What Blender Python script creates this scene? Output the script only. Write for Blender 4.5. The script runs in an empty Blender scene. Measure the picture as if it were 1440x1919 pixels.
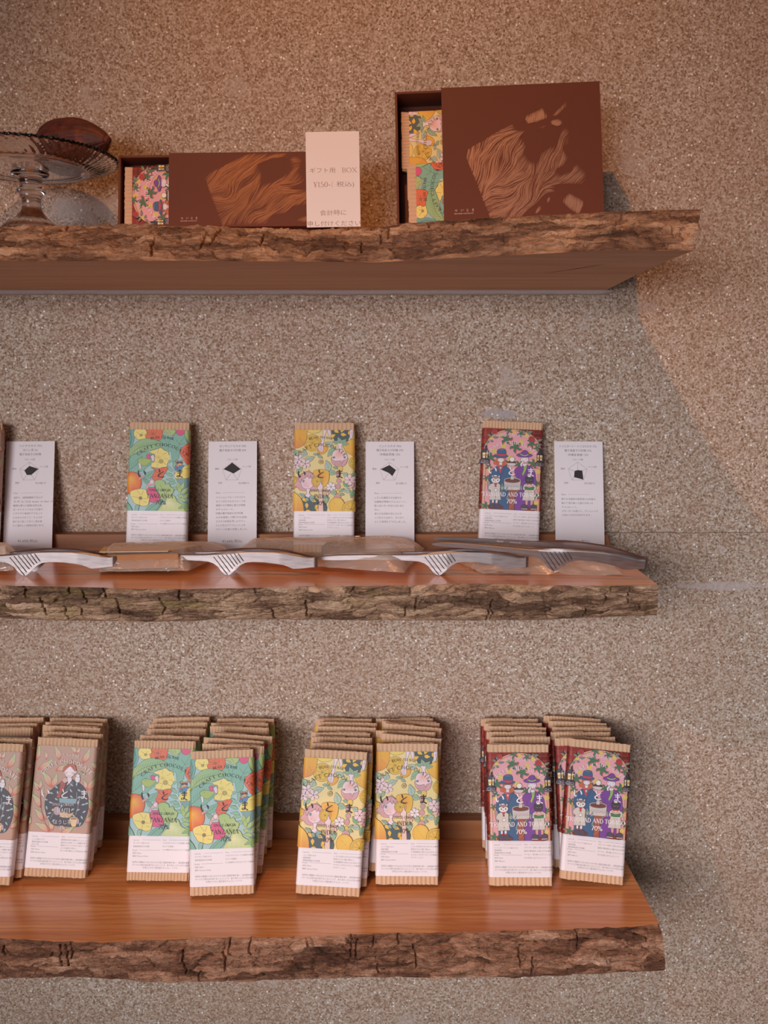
import bpy, bmesh, math, random
import numpy as np
from mathutils import Vector, Matrix
from mathutils.geometry import tessellate_polygon

C = bpy.context.scene.collection
PI = math.pi
# ------------------------------------------------------------------ camera
F_PX, CX, CY = 1700.0, 720.0, 959.5
CAM_D, CAM_Z = 1.205, 1.5                       # distance from the wall, eye height
PITCH = math.atan(199.5 / F_PX)
cam = bpy.data.cameras.new('camera')
cam.sensor_fit = 'VERTICAL'; cam.sensor_height = 24.0
cam.lens = 24.0 * F_PX / 1919.0
cam.clip_start = 0.02
cam.dof.use_dof = True; cam.dof.focus_distance = 1.06; cam.dof.aperture_fstop = 7.0
cam_o = bpy.data.objects.new('camera', cam); C.objects.link(cam_o)
cam_o.location = (0, -CAM_D, CAM_Z); cam_o.rotation_euler = (PI/2 - PITCH, 0, 0)
bpy.context.scene.camera = cam_o
# ------------------------------------------------------------------ colour management, world, lamps
vs = bpy.context.scene.view_settings
vs.view_transform = 'Standard'; vs.look = 'None'; vs.gamma = 1.0; vs.use_curve_mapping = False
vs.exposure = 0.0
W = bpy.data.worlds.new('shop_ambient'); bpy.context.scene.world = W; W.use_nodes = True
W.node_tree.nodes['Background'].inputs[0].default_value = (0.60, 0.54, 0.55, 1)
W.node_tree.nodes['Background'].inputs[1].default_value = 0.105

def spot(name, loc, aim, watts, col, size, blend, radius):
    l = bpy.data.lights.new(name, 'SPOT'); l.energy = watts; l.color = col
    l.spot_size = math.radians(size); l.spot_blend = blend; l.shadow_soft_size = radius
    o = bpy.data.objects.new(name, l); C.objects.link(o); o.location = loc
    o.rotation_euler = (Vector(aim) - Vector(loc)).to_track_quat('-Z', 'Y').to_euler()
def area(name, loc, aim, watts, col, sx, sy, spread=180):
    l = bpy.data.lights.new(name, 'AREA'); l.energy = watts; l.color = col
    l.shape = 'RECTANGLE'; l.size = sx; l.size_y = sy; l.spread = math.radians(spread)
    o = bpy.data.objects.new(name, l); C.objects.link(o); o.location = loc
    o.rotation_euler = (Vector(aim) - Vector(loc)).to_track_quat('-Z', 'Y').to_euler()
# warm ceiling spot over the top shelf, and the shop window behind the photographer
spot('ceiling_spot', (-0.25, -0.86, 2.75), (0.20, -0.08, 1.46), 33.0, (1.0, 0.40, 0.115), 82, 1.0, 0.014)
area('shop_window', (-0.9, -2.5, 1.50), (0.17, 0, 1.03), 6.5, (0.98, 0.935, 0.985), 1.7, 0.9, 50)

def basis():
    p = PITCH
    return Vector((0, math.cos(p), -math.sin(p))), Vector((0, math.sin(p), math.cos(p)))
FWD, UP = basis()
CAM = Vector((0, -CAM_D, CAM_Z))
def ray(x, y):
    return FWD + Vector((1, 0, 0)) * ((x - CX) / F_PX) + UP * ((CY - y) / F_PX)
def at_d(x, y, d):                              # point of the photo on the plane d metres in front of the wall
    r = ray(x, y); t = (-d - CAM.y) / r.y; return CAM + r * t
def at_z(x, y, z):
    r = ray(x, y); t = (z - CAM.z) / r.z; return CAM + r * t
def proj(P):
    v = Vector(P) - CAM; zc = v.dot(FWD)
    return CX + F_PX * v.x / zc, CY - F_PX * v.dot(UP) / zc

# ------------------------------------------------------------------ helpers
def lin(h):
    h = h.lstrip('#'); o = []
    for i in (0, 2, 4):
        c = int(h[i:i+2], 16) / 255
        o.append(c / 12.92 if c <= 0.04045 else ((c + 0.055) / 1.055) ** 2.4)
    return (o[0], o[1], o[2], 1.0)
def tag(o, label=None, cat=None, group=None, kind=None):
    if label: o['label'] = label
    if cat: o['category'] = cat
    if group: o['group'] = group
    if kind: o['kind'] = kind
    return o
def empty(name, loc=(0, 0, 0)):
    o = bpy.data.objects.new(name, None); C.objects.link(o); o.location = loc
    o.empty_display_size = 0.02; return o
def link(name, me, mat=None, parent=None, smooth=False):
    if mat is not None:
        for m in (mat if isinstance(mat, (list, tuple)) else [mat]): me.materials.append(m)
    if smooth:
        me.polygons.foreach_set('use_smooth', [True] * len(me.polygons))
    o = bpy.data.objects.new(name, me); C.objects.link(o)
    if parent: o.parent = parent
    return o
def mesh(name, verts, faces, mat=None, parent=None, smooth=False):
    me = bpy.data.meshes.new(name)
    me.from_pydata([tuple(v) for v in verts], [], [tuple(f) for f in faces]); me.update()
    return link(name, me, mat, parent, smooth)
def bm_obj(name, bm, mat=None, parent=None, smooth=False):
    bmesh.ops.recalc_face_normals(bm, faces=bm.faces)
    me = bpy.data.meshes.new(name); bm.to_mesh(me); bm.free(); return link(name, me, mat, parent, smooth)
def bm_box(bm, x0, x1, y0, y1, z0, z1, bevel=0.0):
    r = bmesh.ops.create_cube(bm, size=1.0)
    for v in r['verts']:
        v.co = Vector(((x0+x1)/2 + v.co.x*(x1-x0), (y0+y1)/2 + v.co.y*(y1-y0), (z0+z1)/2 + v.co.z*(z1-z0)))
    if bevel:
        es = list({e for v in r['verts'] for e in v.link_edges})
        bmesh.ops.bevel(bm, geom=es, offset=bevel, segments=2, profile=0.5, affect='EDGES')
def copy_tree(o, parent=None):
    c = o.copy(); C.objects.link(c)
    if parent: c.parent = parent
    for ch in o.children: copy_tree(ch, c)
    return c
# smooth value noise on numpy arrays
def vnoise(x, y, seed=0):
    xi = np.floor(x).astype(np.int64); yi = np.floor(y).astype(np.int64)
    fx = x - xi; fy = y - yi; fx = fx*fx*(3-2*fx); fy = fy*fy*(3-2*fy)
    def h(a, b):
        n = (a*374761393 + b*668265263 + seed*1442695041) & 0x7fffffff
        n = ((n ^ (n >> 13)) * 1274126177) & 0x7fffffff
        return ((n ^ (n >> 16)) & 0xffff) / 65535.0
    a = h(xi, yi); b = h(xi+1, yi); c = h(xi, yi+1); d = h(xi+1, yi+1)
    return (a*(1-fx)+b*fx)*(1-fy) + (c*(1-fx)+d*fx)*fy
def fbm(x, y, seed=0, oc=4):
    s = 0; a = 0.5
    for k in range(oc):
        s = s + a*vnoise(x*2**k, y*2**k, seed+k*17); a *= 0.5
    return s
def cells(x, y, seed=0):                        # F1, F2, id of jittered cells
    xi = np.floor(x).astype(np.int64); yi = np.floor(y).astype(np.int64)
    f1 = np.full(x.shape, 9.0); f2 = np.full(x.shape, 9.0); idn = np.zeros(x.shape)
    for dx in (-1, 0, 1):
        for dy in (-1, 0, 1):
            a = xi+dx; b = yi+dy
            def h(k):
                n = (a*374761393 + b*668265263 + (seed+k)*1442695041) & 0x7fffffff
                n = ((n ^ (n >> 13)) * 1274126177) & 0x7fffffff
                return ((n ^ (n >> 16)) & 0xffff) / 65535.0
            px = a + h(1); py = b + h(2); d = np.sqrt((px-x)**2 + (py-y)**2)
            new = d < f1
            f2 = np.where(new, f1, np.minimum(f2, d)); idn = np.where(new, h(3), idn); f1 = np.where(new, d, f1)
    return f1, f2, idn

# ------------------------------------------------------------------ materials
class NT:
    def __init__(s, name):
        s.m = bpy.data.materials.new(name); s.m.use_nodes = True; s.t = s.m.node_tree
        s.b = s.t.nodes['Principled BSDF']; s.out = s.t.nodes['Material Output']
    def n(s, typ, **kw):
        nd = s.t.nodes.new(typ)
        for k, v in kw.items():
            if k == 'ins':
                for a, b in v.items():
                    if hasattr(b, 'is_output') or isinstance(b, bpy.types.NodeSocket): s.t.links.new(b, nd.inputs[a])
                    else: nd.inputs[a].default_value = b
            else: setattr(nd, k, v)
        return nd
    def l(s, a, b): s.t.links.new(a, b)
    def ramp(s, fac, stops, interp='LINEAR'):
        r = s.n('ShaderNodeValToRGB'); r.color_ramp.interpolation = interp
        e = r.color_ramp.elements
        while len(e) < len(stops): e.new(0.5)
        for i, (p, c) in enumerate(stops):
            e[i].position = p; e[i].color = lin(c) if isinstance(c, str) else (c, c, c, 1)
        s.l(fac, r.inputs[0]); return r.outputs[0]
    def mix(s, fac, a, b, mode='MIX'):
        m = s.n('ShaderNodeMix', data_type='RGBA', blend_type=mode)
        for sock, v in ((m.inputs[0], fac), (m.inputs[6], a), (m.inputs[7], b)):
            if isinstance(v, bpy.types.NodeSocket): s.l(v, sock)
            elif isinstance(v, str): sock.default_value = lin(v)
            else: sock.default_value = v
        return m.outputs[2]
    def math(s, op, a, b=0.0, clamp=False):
        m = s.n('ShaderNodeMath', operation=op, use_clamp=clamp)
        for i, v in enumerate((a, b)):
            if isinstance(v, bpy.types.NodeSocket): s.l(v, m.inputs[i])
            else: m.inputs[i].default_value = v
        return m.outputs[0]
    def coord(s, scale=(1, 1, 1), kind='Object'):
        tc = s.n('ShaderNodeTexCoord'); mp = s.n('ShaderNodeMapping')
        s.l(tc.outputs[kind], mp.inputs[0]); mp.inputs['Scale'].default_value = scale
        return mp.outputs[0]
    def noise(s, vec, scale, detail=3, rough=0.5, out=0, dist=0.0):
        n = s.n('ShaderNodeTexNoise'); s.l(vec, n.inputs['Vector'])
        n.inputs['Scale'].default_value = scale; n.inputs['Detail'].default_value = detail
        n.inputs['Roughness'].default_value = rough; n.inputs['Distortion'].default_value = dist
        return n.outputs[out]
    def vor(s, vec, scale, feat='F1'):
        n = s.n('ShaderNodeTexVoronoi', feature=feat); s.l(vec, n.inputs['Vector']); n.inputs['Scale'].default_value = scale
        return n
    def bump(s, h, strength, dist, normal=None):
        b = s.n('ShaderNodeBump'); b.inputs['Strength'].default_value = strength; b.inputs['Distance'].default_value = dist
        s.l(h, b.inputs['Height'])
        if normal is not None: s.l(normal, b.inputs['Normal'])
        return b.outputs[0]
    def base(s, col): 
        if isinstance(col, str): s.b.inputs['Base Color'].default_value = lin(col)
        else: s.l(col, s.b.inputs['Base Color'])
    def set(s, **kw):
        for k, v in kw.items(): s.b.inputs[k.replace('_', ' ')].default_value = v
        return s

def mat_wall():
    t = NT('sand_plaster'); v = t.coord()
    big = t.noise(v, 3.2, 4, 0.55)
    fine = t.noise(v, 380, 3, 0.7)
    g = t.vor(v, 430)
    gr = t.n('ShaderNodeSeparateColor'); t.l(g.outputs['Color'], gr.inputs[0])
    col = t.ramp(gr.outputs[0], [(0.0, '#543c28'), (0.13, '#87694e'), (0.40, '#b59d86'), (0.75, '#d6c9b8'), (1.0, '#f4eee6')])
    col = t.mix(0.45, col, t.ramp(fine, [(0.36, '#6a4c34'), (0.5, '#b59c86'), (0.64, '#e8ddd0')]))
    # larger noise patches where the pale cement or the darker sand shows
    pale = t.ramp(t.noise(v, 14, 5, 0.62), [(0.60, 0.0), (0.70, 0.55)])
    col = t.mix(pale, col, '#c9bcb4')
    xyz = t.n('ShaderNodeSeparateXYZ'); t.l(v, xyz.inputs[0]); nzb = t.noise(v, 22, 4, 0.6)  # for pale grey ellipses at set places, one beside the cake stand's foot
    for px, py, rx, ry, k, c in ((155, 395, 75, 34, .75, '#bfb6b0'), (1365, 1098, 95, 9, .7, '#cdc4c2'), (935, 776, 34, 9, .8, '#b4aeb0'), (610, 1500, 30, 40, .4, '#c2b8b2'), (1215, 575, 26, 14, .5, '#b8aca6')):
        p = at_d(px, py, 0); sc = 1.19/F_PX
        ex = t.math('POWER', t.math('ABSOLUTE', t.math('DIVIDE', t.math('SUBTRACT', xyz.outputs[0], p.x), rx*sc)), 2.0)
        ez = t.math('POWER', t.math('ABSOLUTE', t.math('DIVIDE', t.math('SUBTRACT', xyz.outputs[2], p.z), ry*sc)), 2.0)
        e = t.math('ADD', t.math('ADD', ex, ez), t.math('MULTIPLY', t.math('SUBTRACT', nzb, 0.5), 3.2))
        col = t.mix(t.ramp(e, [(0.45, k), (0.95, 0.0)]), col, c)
    dark = t.ramp(t.noise(v, 55, 3, 0.6, dist=0.4), [(0.64, 0.0), (0.78, 0.6)])
    col = t.mix(dark, col, '#80583a')
    col = t.mix(t.ramp(big, [(0.35, 0.0), (0.7, 0.35)]), col, '#b2876a')
    pit = t.vor(v, 95); ps = t.n('ShaderNodeSeparateColor'); t.l(pit.outputs['Color'], ps.inputs[0])
    isp = t.math('MULTIPLY', t.math('GREATER_THAN', ps.outputs[1], 0.94), t.math('LESS_THAN', t.math('ADD', pit.outputs['Distance'], t.math('MULTIPLY', fine, 0.22)), 0.24))
    col = t.mix(t.math('MULTIPLY', isp, 0.6), col, '#6e4a2e')
    # quartz chips
    q = t.vor(v, 300); qs = t.n('ShaderNodeSeparateColor'); t.l(q.outputs['Color'], qs.inputs[0])
    isq = t.math('MULTIPLY', t.math('GREATER_THAN', qs.outputs[0], 0.975), t.math('LESS_THAN', q.outputs['Distance'], 0.42))
    col = t.mix(isq, col, '#fdf8f0')
    # hairline joint
    sx = t.n('ShaderNodeSeparateXYZ'); t.l(v, sx.inputs[0])
    zz = t.math('ADD', sx.outputs[2], t.math('MULTIPLY', t.noise(v, 40, 2), 0.004))
    ln = t.math('LESS_THAN', t.math('ABSOLUTE', t.math('SUBTRACT', zz, SEAM_Z)), 0.0006)
    ln = t.math('MULTIPLY', ln, t.math('GREATER_THAN', sx.outputs[0], 0.26))
    col = t.mix(t.math('MULTIPLY', ln, 0.75), col, '#5d4a3c')
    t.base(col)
    rough = t.math('SUBTRACT', 0.85, t.math('MULTIPLY', isq, 0.7)); t.l(rough, t.b.inputs['Roughness'])
    t.b.inputs['Specular IOR Level'].default_value = 0.35
    hgt = t.math('ADD', t.math('MULTIPLY', gr.outputs[1], 0.55), t.math('MULTIPLY', fine, 0.9))
    nb = t.bump(hgt, 0.7, 0.0009)
    nb = t.bump(t.noise(v, 45, 3), 0.4, 0.002, nb)
    t.l(nb, t.b.inputs['Normal'])
    return t.m
SEAM_Z = at_d(1300, 998, 0).z + 0.002

def mat_wood(name, cols, rough, bumpk=0.15, coat=0.0):
    t = NT(name); v = t.coord((1, 1, 1))
    w = t.noise(t.coord((2.2, 30, 30)), 1.0, 5, 0.6, dist=1.4)
    w2 = t.noise(t.coord((5, 260, 260)), 1.0, 3, 0.6)
    wav = t.n('ShaderNodeTexWave', wave_type='BANDS', bands_direction='Y')
    t.l(t.coord((0.35, 1.0, 1.0)), wav.inputs['Vector']); wav.inputs['Scale'].default_value = 34
    wav.inputs['Distortion'].default_value = 7; wav.inputs['Detail'].default_value = 3; wav.inputs['Detail Scale'].default_value = 0.9
    col = t.ramp(w, [(0.28, cols[0]), (0.5, cols[1]), (0.72, cols[2])])
    col = t.mix(t.ramp(wav.outputs['Fac'], [(0.0, 0.55), (0.35, 0.0)]), col, cols[0])
    col = t.mix(t.math('MULTIPLY', w2, 0.35), col, cols[0])
    t.base(col); t.set(Roughness=rough)
    if coat: t.set(Coat_Weight=coat, Coat_Roughness=0.18)
    t.l(t.bump(w2, bumpk, 0.0006), t.b.inputs['Normal'])
    return t.m

def mat_bark(name, tones, moss):
    t = NT(name); v = t.coord((1, 1, 1))
    at = t.n('ShaderNodeAttribute', attribute_name='plate')
    fn = t.noise(t.coord((60, 260, 320)), 1.0, 4, 0.65)
    md = t.noise(t.coord((14, 40, 55)), 1.0, 5, 0.6, dist=0.8)
    f = t.math('ADD', t.math('MULTIPLY', at.outputs['Fac'], 0.42), t.math('ADD', t.math('MULTIPLY', md, 0.62), t.math('MULTIPLY', fn, 0.42)))
    col = t.ramp(t.math('SUBTRACT', f, 0.22), [(0.2, tones[0]), (0.42, tones[1]), (0.58, tones[2]), (0.78, tones[3])])
    if moss:
        mm = t.ramp(t.noise(t.coord((9, 20, 30)), 1.0, 5, 0.7), [(0.55, 0.0), (0.68, 0.75)])
        col = t.mix(mm, col, moss)
    t.base(col); t.set(Roughness=0.82)
    t.b.inputs['Specular IOR Level'].default_value = 0.3
    t.l(t.bump(fn, 1.0, 0.0020, t.bump(t.noise(t.coord((24, 110, 150)), 1.0, 4, 0.7, dist=1.2), 1.0, 0.004)), t.b.inputs['Normal'])
    return t.m

def mat_plain(name, col, rough=0.6, spec=0.4, metal=0.0, noise=None):
    t = NT(name); t.base(col); t.set(Roughness=rough, Metallic=metal)
    t.b.inputs['Specular IOR Level'].default_value = spec
    if noise:
        sc, st, c2 = noise
        nz = t.noise(t.coord(), sc, 3); t.base(t.mix(t.math('MULTIPLY', nz, 0.5), col, c2))
        t.l(t.bump(nz, st, 0.0005), t.b.inputs['Normal'])
    return t.m
def mat_print(name, rough=0.55, spec=0.35):
    t = NT(name); a = t.n('ShaderNodeAttribute', attribute_name='Col'); t.base(a.outputs['Color'])
    t.set(Roughness=rough); t.b.inputs['Specular IOR Level'].default_value = spec
    return t.m
def mat_steel():
    t = NT('brushed_steel'); nz = t.noise(t.coord((30, 400, 400)), 1.0, 3)
    t.base(t.ramp(nz, [(0.3, '#8f8887'), (0.7, '#a59e9d')])); t.set(Metallic=1.0, Roughness=0.5)
    t.l(t.bump(nz, 0.06, 0.0003), t.b.inputs['Normal'])
    return t.m
def mat_glass():
    t = NT('pressed_glass'); t.base('#f6efec'); t.set(Roughness=0.02, IOR=1.5, Transmission_Weight=1.0)
    return t.m
def mat_film():
    t = NT('clear_film')
    tr = t.n('ShaderNodeBsdfTransparent'); tr.inputs[0].default_value = (0.97, 0.95, 0.93, 1)
    gl = t.n('ShaderNodeBsdfGlossy'); gl.inputs['Roughness'].default_value = 0.12; gl.inputs[0].default_value = (1, 0.97, 0.95, 1); gl.inputs['Roughness'].default_value = 0.22
    df = t.n('ShaderNodeBsdfDiffuse'); df.inputs[0].default_value = (0.92, 0.82, 0.72, 1)
    nz = t.noise(t.coord((40, 90, 90)), 1.0, 4, 0.6, dist=1.0)
    b = t.bump(nz, 0.6, 0.003); t.l(b, gl.inputs['Normal']); t.l(b, df.inputs['Normal'])
    m1 = t.n('ShaderNodeMixShader'); m1.inputs[0].default_value = 0.72
    t.l(gl.outputs[0], m1.inputs[1]); t.l(df.outputs[0], m1.inputs[2])
    m2 = t.n('ShaderNodeMixShader')
    fr = t.n('ShaderNodeLayerWeight'); fr.inputs[0].default_value = 0.35; t.l(b, fr.inputs['Normal'])
    t.l(t.math('ADD', t.math('MULTIPLY', fr.outputs['Fresnel'], 0.45), 0.24, True), m2.inputs[0])
    t.l(tr.outputs[0], m2.inputs[1]); t.l(m1.outputs[0], m2.inputs[2]); t.l(m2.outputs[0], t.out.inputs[0])
    return t.m

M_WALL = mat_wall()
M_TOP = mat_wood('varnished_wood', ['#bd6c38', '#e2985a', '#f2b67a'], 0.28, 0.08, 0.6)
M_UNDER = mat_wood('sawn_wood', ['#c4906c', '#d8a682', '#e4b898'], 0.7, 0.2)
M_STRIP = mat_wood('strip_wood', ['#8a5430', '#a86c40', '#bd8250'], 0.5, 0.15)
M_BARK_HI = mat_bark('bark_warm', ['#2a1c14', '#6c5040', '#a88468', '#dcb898'], None)
M_BARK_MID = mat_bark('bark_mossy', ['#281c15', '#775843', '#b89476', '#e6c6a6'], '#97824c')
M_BARK_LO = mat_bark('bark_brown', ['#2a1810', '#754e39', '#ac7e62', '#d8b094'], None)
M_KRAFT = mat_plain('kraft_corrugated', '#dcb795', 0.8, 0.2, 0, (140, 0.15, '#cfa47e'))
M_SLEEVE = mat_print('coated_print', 0.48, 0.4)
M_CARDP = mat_print('card_print', 0.7, 0.3)
M_FOIL = mat_plain('silver_foil', '#d8d0c8', 0.25, 0.5, 1.0, (300, 0.6, '#b8a890'))
M_BOX = mat_plain('chocolate_card', '#6b3a2a', 0.62, 0.3, 0, (900, 0.12, '#5e3124'))
M_BOXIN = mat_plain('box_lining', '#3c2a24', 0.8, 0.2)
M_COPPER = NT('copper_foil_print').set(Metallic=0.6, Roughness=0.45); M_COPPER.base('#b98f78'); M_COPPER = M_COPPER.m
M_BRONZE = NT('bronze_foil_print').set(Metallic=0.6, Roughness=0.5); M_BRONZE.base('#96694c'); M_BRONZE = M_BRONZE.m
M_STEEL = mat_steel(); M_GLASS = mat_glass(); M_FILM = mat_film()
M_CHOC = mat_plain('chocolate_brown', '#6a3a22', 0.4, 0.5, 0, (120, 0.2, '#4c2614'))
M_WHITE = mat_plain('ledger_white', '#cbbcb6', 0.8, 0.2, 0, (200, 0.4, '#a89890'))
M_CRACK = mat_plain('wood_crack', '#1c0f08', 0.9, 0.1)
# ------------------------------------------------------------------ flat print: layers of inked polygons
_txt = {}
def glyph_mesh(s):
    if s not in _txt:
        cu = bpy.data.curves.new('t', 'FONT'); cu.body = s; cu.resolution_u = 2; cu.offset = -0.006
        o = bpy.data.objects.new('t', cu); C.objects.link(o)
        me = bpy.data.meshes.new_from_object(o.evaluated_get(bpy.context.evaluated_depsgraph_get()))
        _txt[s] = ([(v.co.x, v.co.y) for v in me.vertices], [tuple(p.vertices) for p in me.polygons])
        bpy.data.objects.remove(o); bpy.data.curves.remove(cu); bpy.data.meshes.remove(me)
    return _txt[s]

# a serif alphabet drawn as pen strokes: (width, [(weight, points)], [serif spots]); ('e',cx,cy,rx,ry,a0,a1) is an arc
def _e(cx, cy, rx, ry, a0, a1, n=14):
    return [(cx + rx*math.cos(math.radians(a0+(a1-a0)*i/n)), cy + ry*math.sin(math.radians(a0+(a1-a0)*i/n))) for i in range(n+1)]
SERIF = {
 'A': (.86, [('t', [(.06, 0), (.43, 1)]), ('k', [(.43, 1), (.8, 0)]), ('t', [(.2, .36), (.66, .36)])], [(.06, 0), (.8, 0)]),
 'B': (.68, [('k', [(.16, 0), (.16, 1)]), ('a', [(.16, 1)] + _e(.34, .76, .24, .24, 90, -90) + [(.16, .52)]), ('a', [(.16, .52)] + _e(.36, .26, .28, .26, 90, -90) + [(.16, 0)])], [(.12, 0), (.12, 1)]),
 'C': (.78, [('a', _e(.44, .5, .38, .5, 50, 310, 22))], [(.7, .86, 'v'), (.7, .14, 'v')]),
 'D': (.84, [('k', [(.16, 0), (.16, 1)]), ('a', [(.16, 1)] + _e(.34, .5, .42, .5, 90, -90, 20) + [(.16, 0)])], [(.12, 0), (.12, 1)]),
 'E': (.66, [('k', [(.16, 0), (.16, 1)]), ('t', [(.16, 1), (.58, 1)]), ('t', [(.16, .52), (.48, .52)]), ('t', [(.16, 0), (.62, 0)])], [(.12, 0), (.12, 1), (.58, .93, 'v'), (.62, .08, 'v'), (.48, .52, 'v')]),
 'F': (.62, [('k', [(.16, 0), (.16, 1)]), ('t', [(.16, 1), (.56, 1)]), ('t', [(.16, .5), (.46, .5)])], [(.16, 0), (.12, 1), (.56, .93, 'v'), (.46, .5, 'v')]),
 'G': (.84, [('a', _e(.44, .5, .38, .5, 50, 330, 22)), ('k', [(.74, .38), (.74, .06)])], [(.7, .86, 'v'), (.7, .4)]),
 'H': (.88, [('k', [(.16, 0), (.16, 1)]), ('k', [(.72, 0), (.72, 1)]), ('t', [(.16, .52), (.72, .52)])], [(.16, 0), (.16, 1), (.72, 0), (.72, 1)]),
 'I': (.38, [('k', [(.19, 0), (.19, 1)])], [(.19, 0), (.19, 1)]),
 'L': (.64, [('k', [(.16, 0), (.16, 1)]), ('t', [(.16, 0), (.6, 0)])], [(.16, 0), (.16, 1), (.6, .08, 'v')]),
 'N': (.9, [('t', [(.15, 0), (.15, 1)]), ('k', [(.15, 1), (.74, 0)]), ('t', [(.74, 0), (.74, 1)])], [(.15, 0), (.1, 1), (.74, 1)]),
 'O': (.88, [('a', _e(.44, .5, .38, .5, 0, 360, 28))], []),
 'R': (.74, [('k', [(.16, 0), (.16, 1)]), ('a', [(.16, 1)] + _e(.36, .75, .25, .25, 90, -90) + [(.16, .5)]), ('k', [(.36, .5), (.68, 0)])], [(.16, 0), (.12, 1), (.68, 0)]),
 'S': (.6, [('a', _e(.3, .75, .2, .24, 40, 240, 14) + _e(.3, .26, .22, .26, 70, -140, 14))], [(.47, .88, 'v'), (.11, .12, 'v')]),
 'T': (.74, [('k', [(.37, 0), (.37, 1)]), ('t', [(.05, 1), (.69, 1)])], [(.37, 0), (.05, .92, 'v'), (.69, .92, 'v')]),
 'X': (.84, [('k', [(.1, 1), (.74, 0)]), ('t', [(.1, 0), (.72, 1)])], [(.1, 0), (.1, 1), (.72, 1), (.74, 0)]),
 'Z': (.7, [('t', [(.08, 1), (.62, 1)]), ('k', [(.62, 1), (.08, 0)]), ('t', [(.08, 0), (.64, 0)])], [(.08, .92, 'v'), (.64, .08, 'v')]),
 '0': (.58, [('a', _e(.29, .5, .23, .5, 0, 360, 26))], []),
 '1': (.44, [('k', [(.24, 0), (.24, 1), (.1, .86)])], [(.24, 0)]),
 '3': (.56, [('a', _e(.26, .76, .2, .24, 150, -80, 14) + _e(.26, .27, .24, .27, 80, -150, 14))], []),
 '5': (.56, [('a', [(.46, 1), (.16, 1), (.13, .58)] + _e(.26, .32, .24, .32, 100, -150, 16))], []),
 '7': (.56, [('t', [(.06, .92), (.06, 1), (.5, 1)]), ('k', [(.5, 1), (.2, 0)])], []),
 '%': (.86, [('a', _e(.2, .76, .15, .23, 0, 360, 18)), ('a', _e(.66, .24, .15, .23, 0, 360, 18)), ('t', [(.66, 1), (.18, 0)])], []),
 'Y': (.56, [('k', [(.06, 1), (.28, .5), (.28, 0)]), ('t', [(.5, 1), (.28, .5)]), ('t', [(.1, .42), (.46, .42)]), ('t', [(.1, .27), (.46, .27)])], [(.06, 1), (.5, 1), (.28, 0)]),
 '(': (.34, [('t', _e(.42, .45, .3, .66, 120, 240))], []), '-': (.4, [('k', [(.06, .36), (.32, .36)])], []), ' ': (.36, [], []),
}
KANA = {
 'i': [([(.12, .84), (.1, .55), (.16, .26), (.27, .1), (.31, .12), (.38, .3)], [.05, .1, .1, .1, .06, .03]), ([(.68, .78), (.82, .6), (.88, .34)], [.05, .12, .09])],
 'to': [([(.3, .97), (.33, .8), (.42, .56)], [.05, .1, .06]), ([(.84, .7), (.5, .48), (.26, .28), (.24, .12), (.4, .03), (.64, .02), (.9, .07)], [.06, .08, .1, .1, .08, .09, .05])],
 'ma': [([(.2, .74), (.5, .75), (.82, .79)], [.08, .06, .09]), ([(.24, .54), (.5, .55), (.77, .58)], [.07, .06, .08]), ([(.5, .97), (.53, .6), (.53, .28), (.45, .1), (.3, .05), (.2, .13), (.3, .24), (.5, .2), (.7, .08), (.86, .0)], [.07, .1, .1, .08, .06, .06, .05, .06, .08, .1])],
}
def catmull(p, closed, n=6):
    p = [tuple(q) for q in p]; m = len(p); out = []
    if m < 3: return p
    rng = range(m) if closed else range(m-1)
    for i in rng:
        if closed: a, b, c, d = p[i-1], p[i], p[(i+1) % m], p[(i+2) % m]
        else: a, b, c, d = p[max(i-1, 0)], p[i], p[i+1], p[min(i+2, m-1)]
        for k in range(n):
            t = k/n
            out.append(tuple(0.5*((2*b[j]) + (-a[j]+c[j])*t + (2*a[j]-5*b[j]+4*c[j]-d[j])*t*t + (-a[j]+3*b[j]-3*c[j]+d[j])*t**3) for j in (0, 1)))
    if not closed: out.append(p[-1])
    return out
def pts(s):
    return [tuple(float(q) for q in w.split(',')) for w in s.split()] if isinstance(s, str) else list(s)
def homog(src, dst):
    A = []; B = []
    for (x, y), (u, v) in zip(src, dst):
        A += [[x, y, 1, 0, 0, 0, -u*x, -u*y], [0, 0, 0, x, y, 1, -v*x, -v*y]]; B += [u, v]
    h = np.linalg.solve(np.array(A), np.array(B))
    def f(x, y):
        w = h[6]*x + h[7]*y + 1
        return (h[0]*x + h[1]*y + h[2]) / w, (h[3]*x + h[4]*y + h[5]) / w
    return f
def col4(c): return lin(c) if isinstance(c, str) else c
INK = '#45413f'

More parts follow.
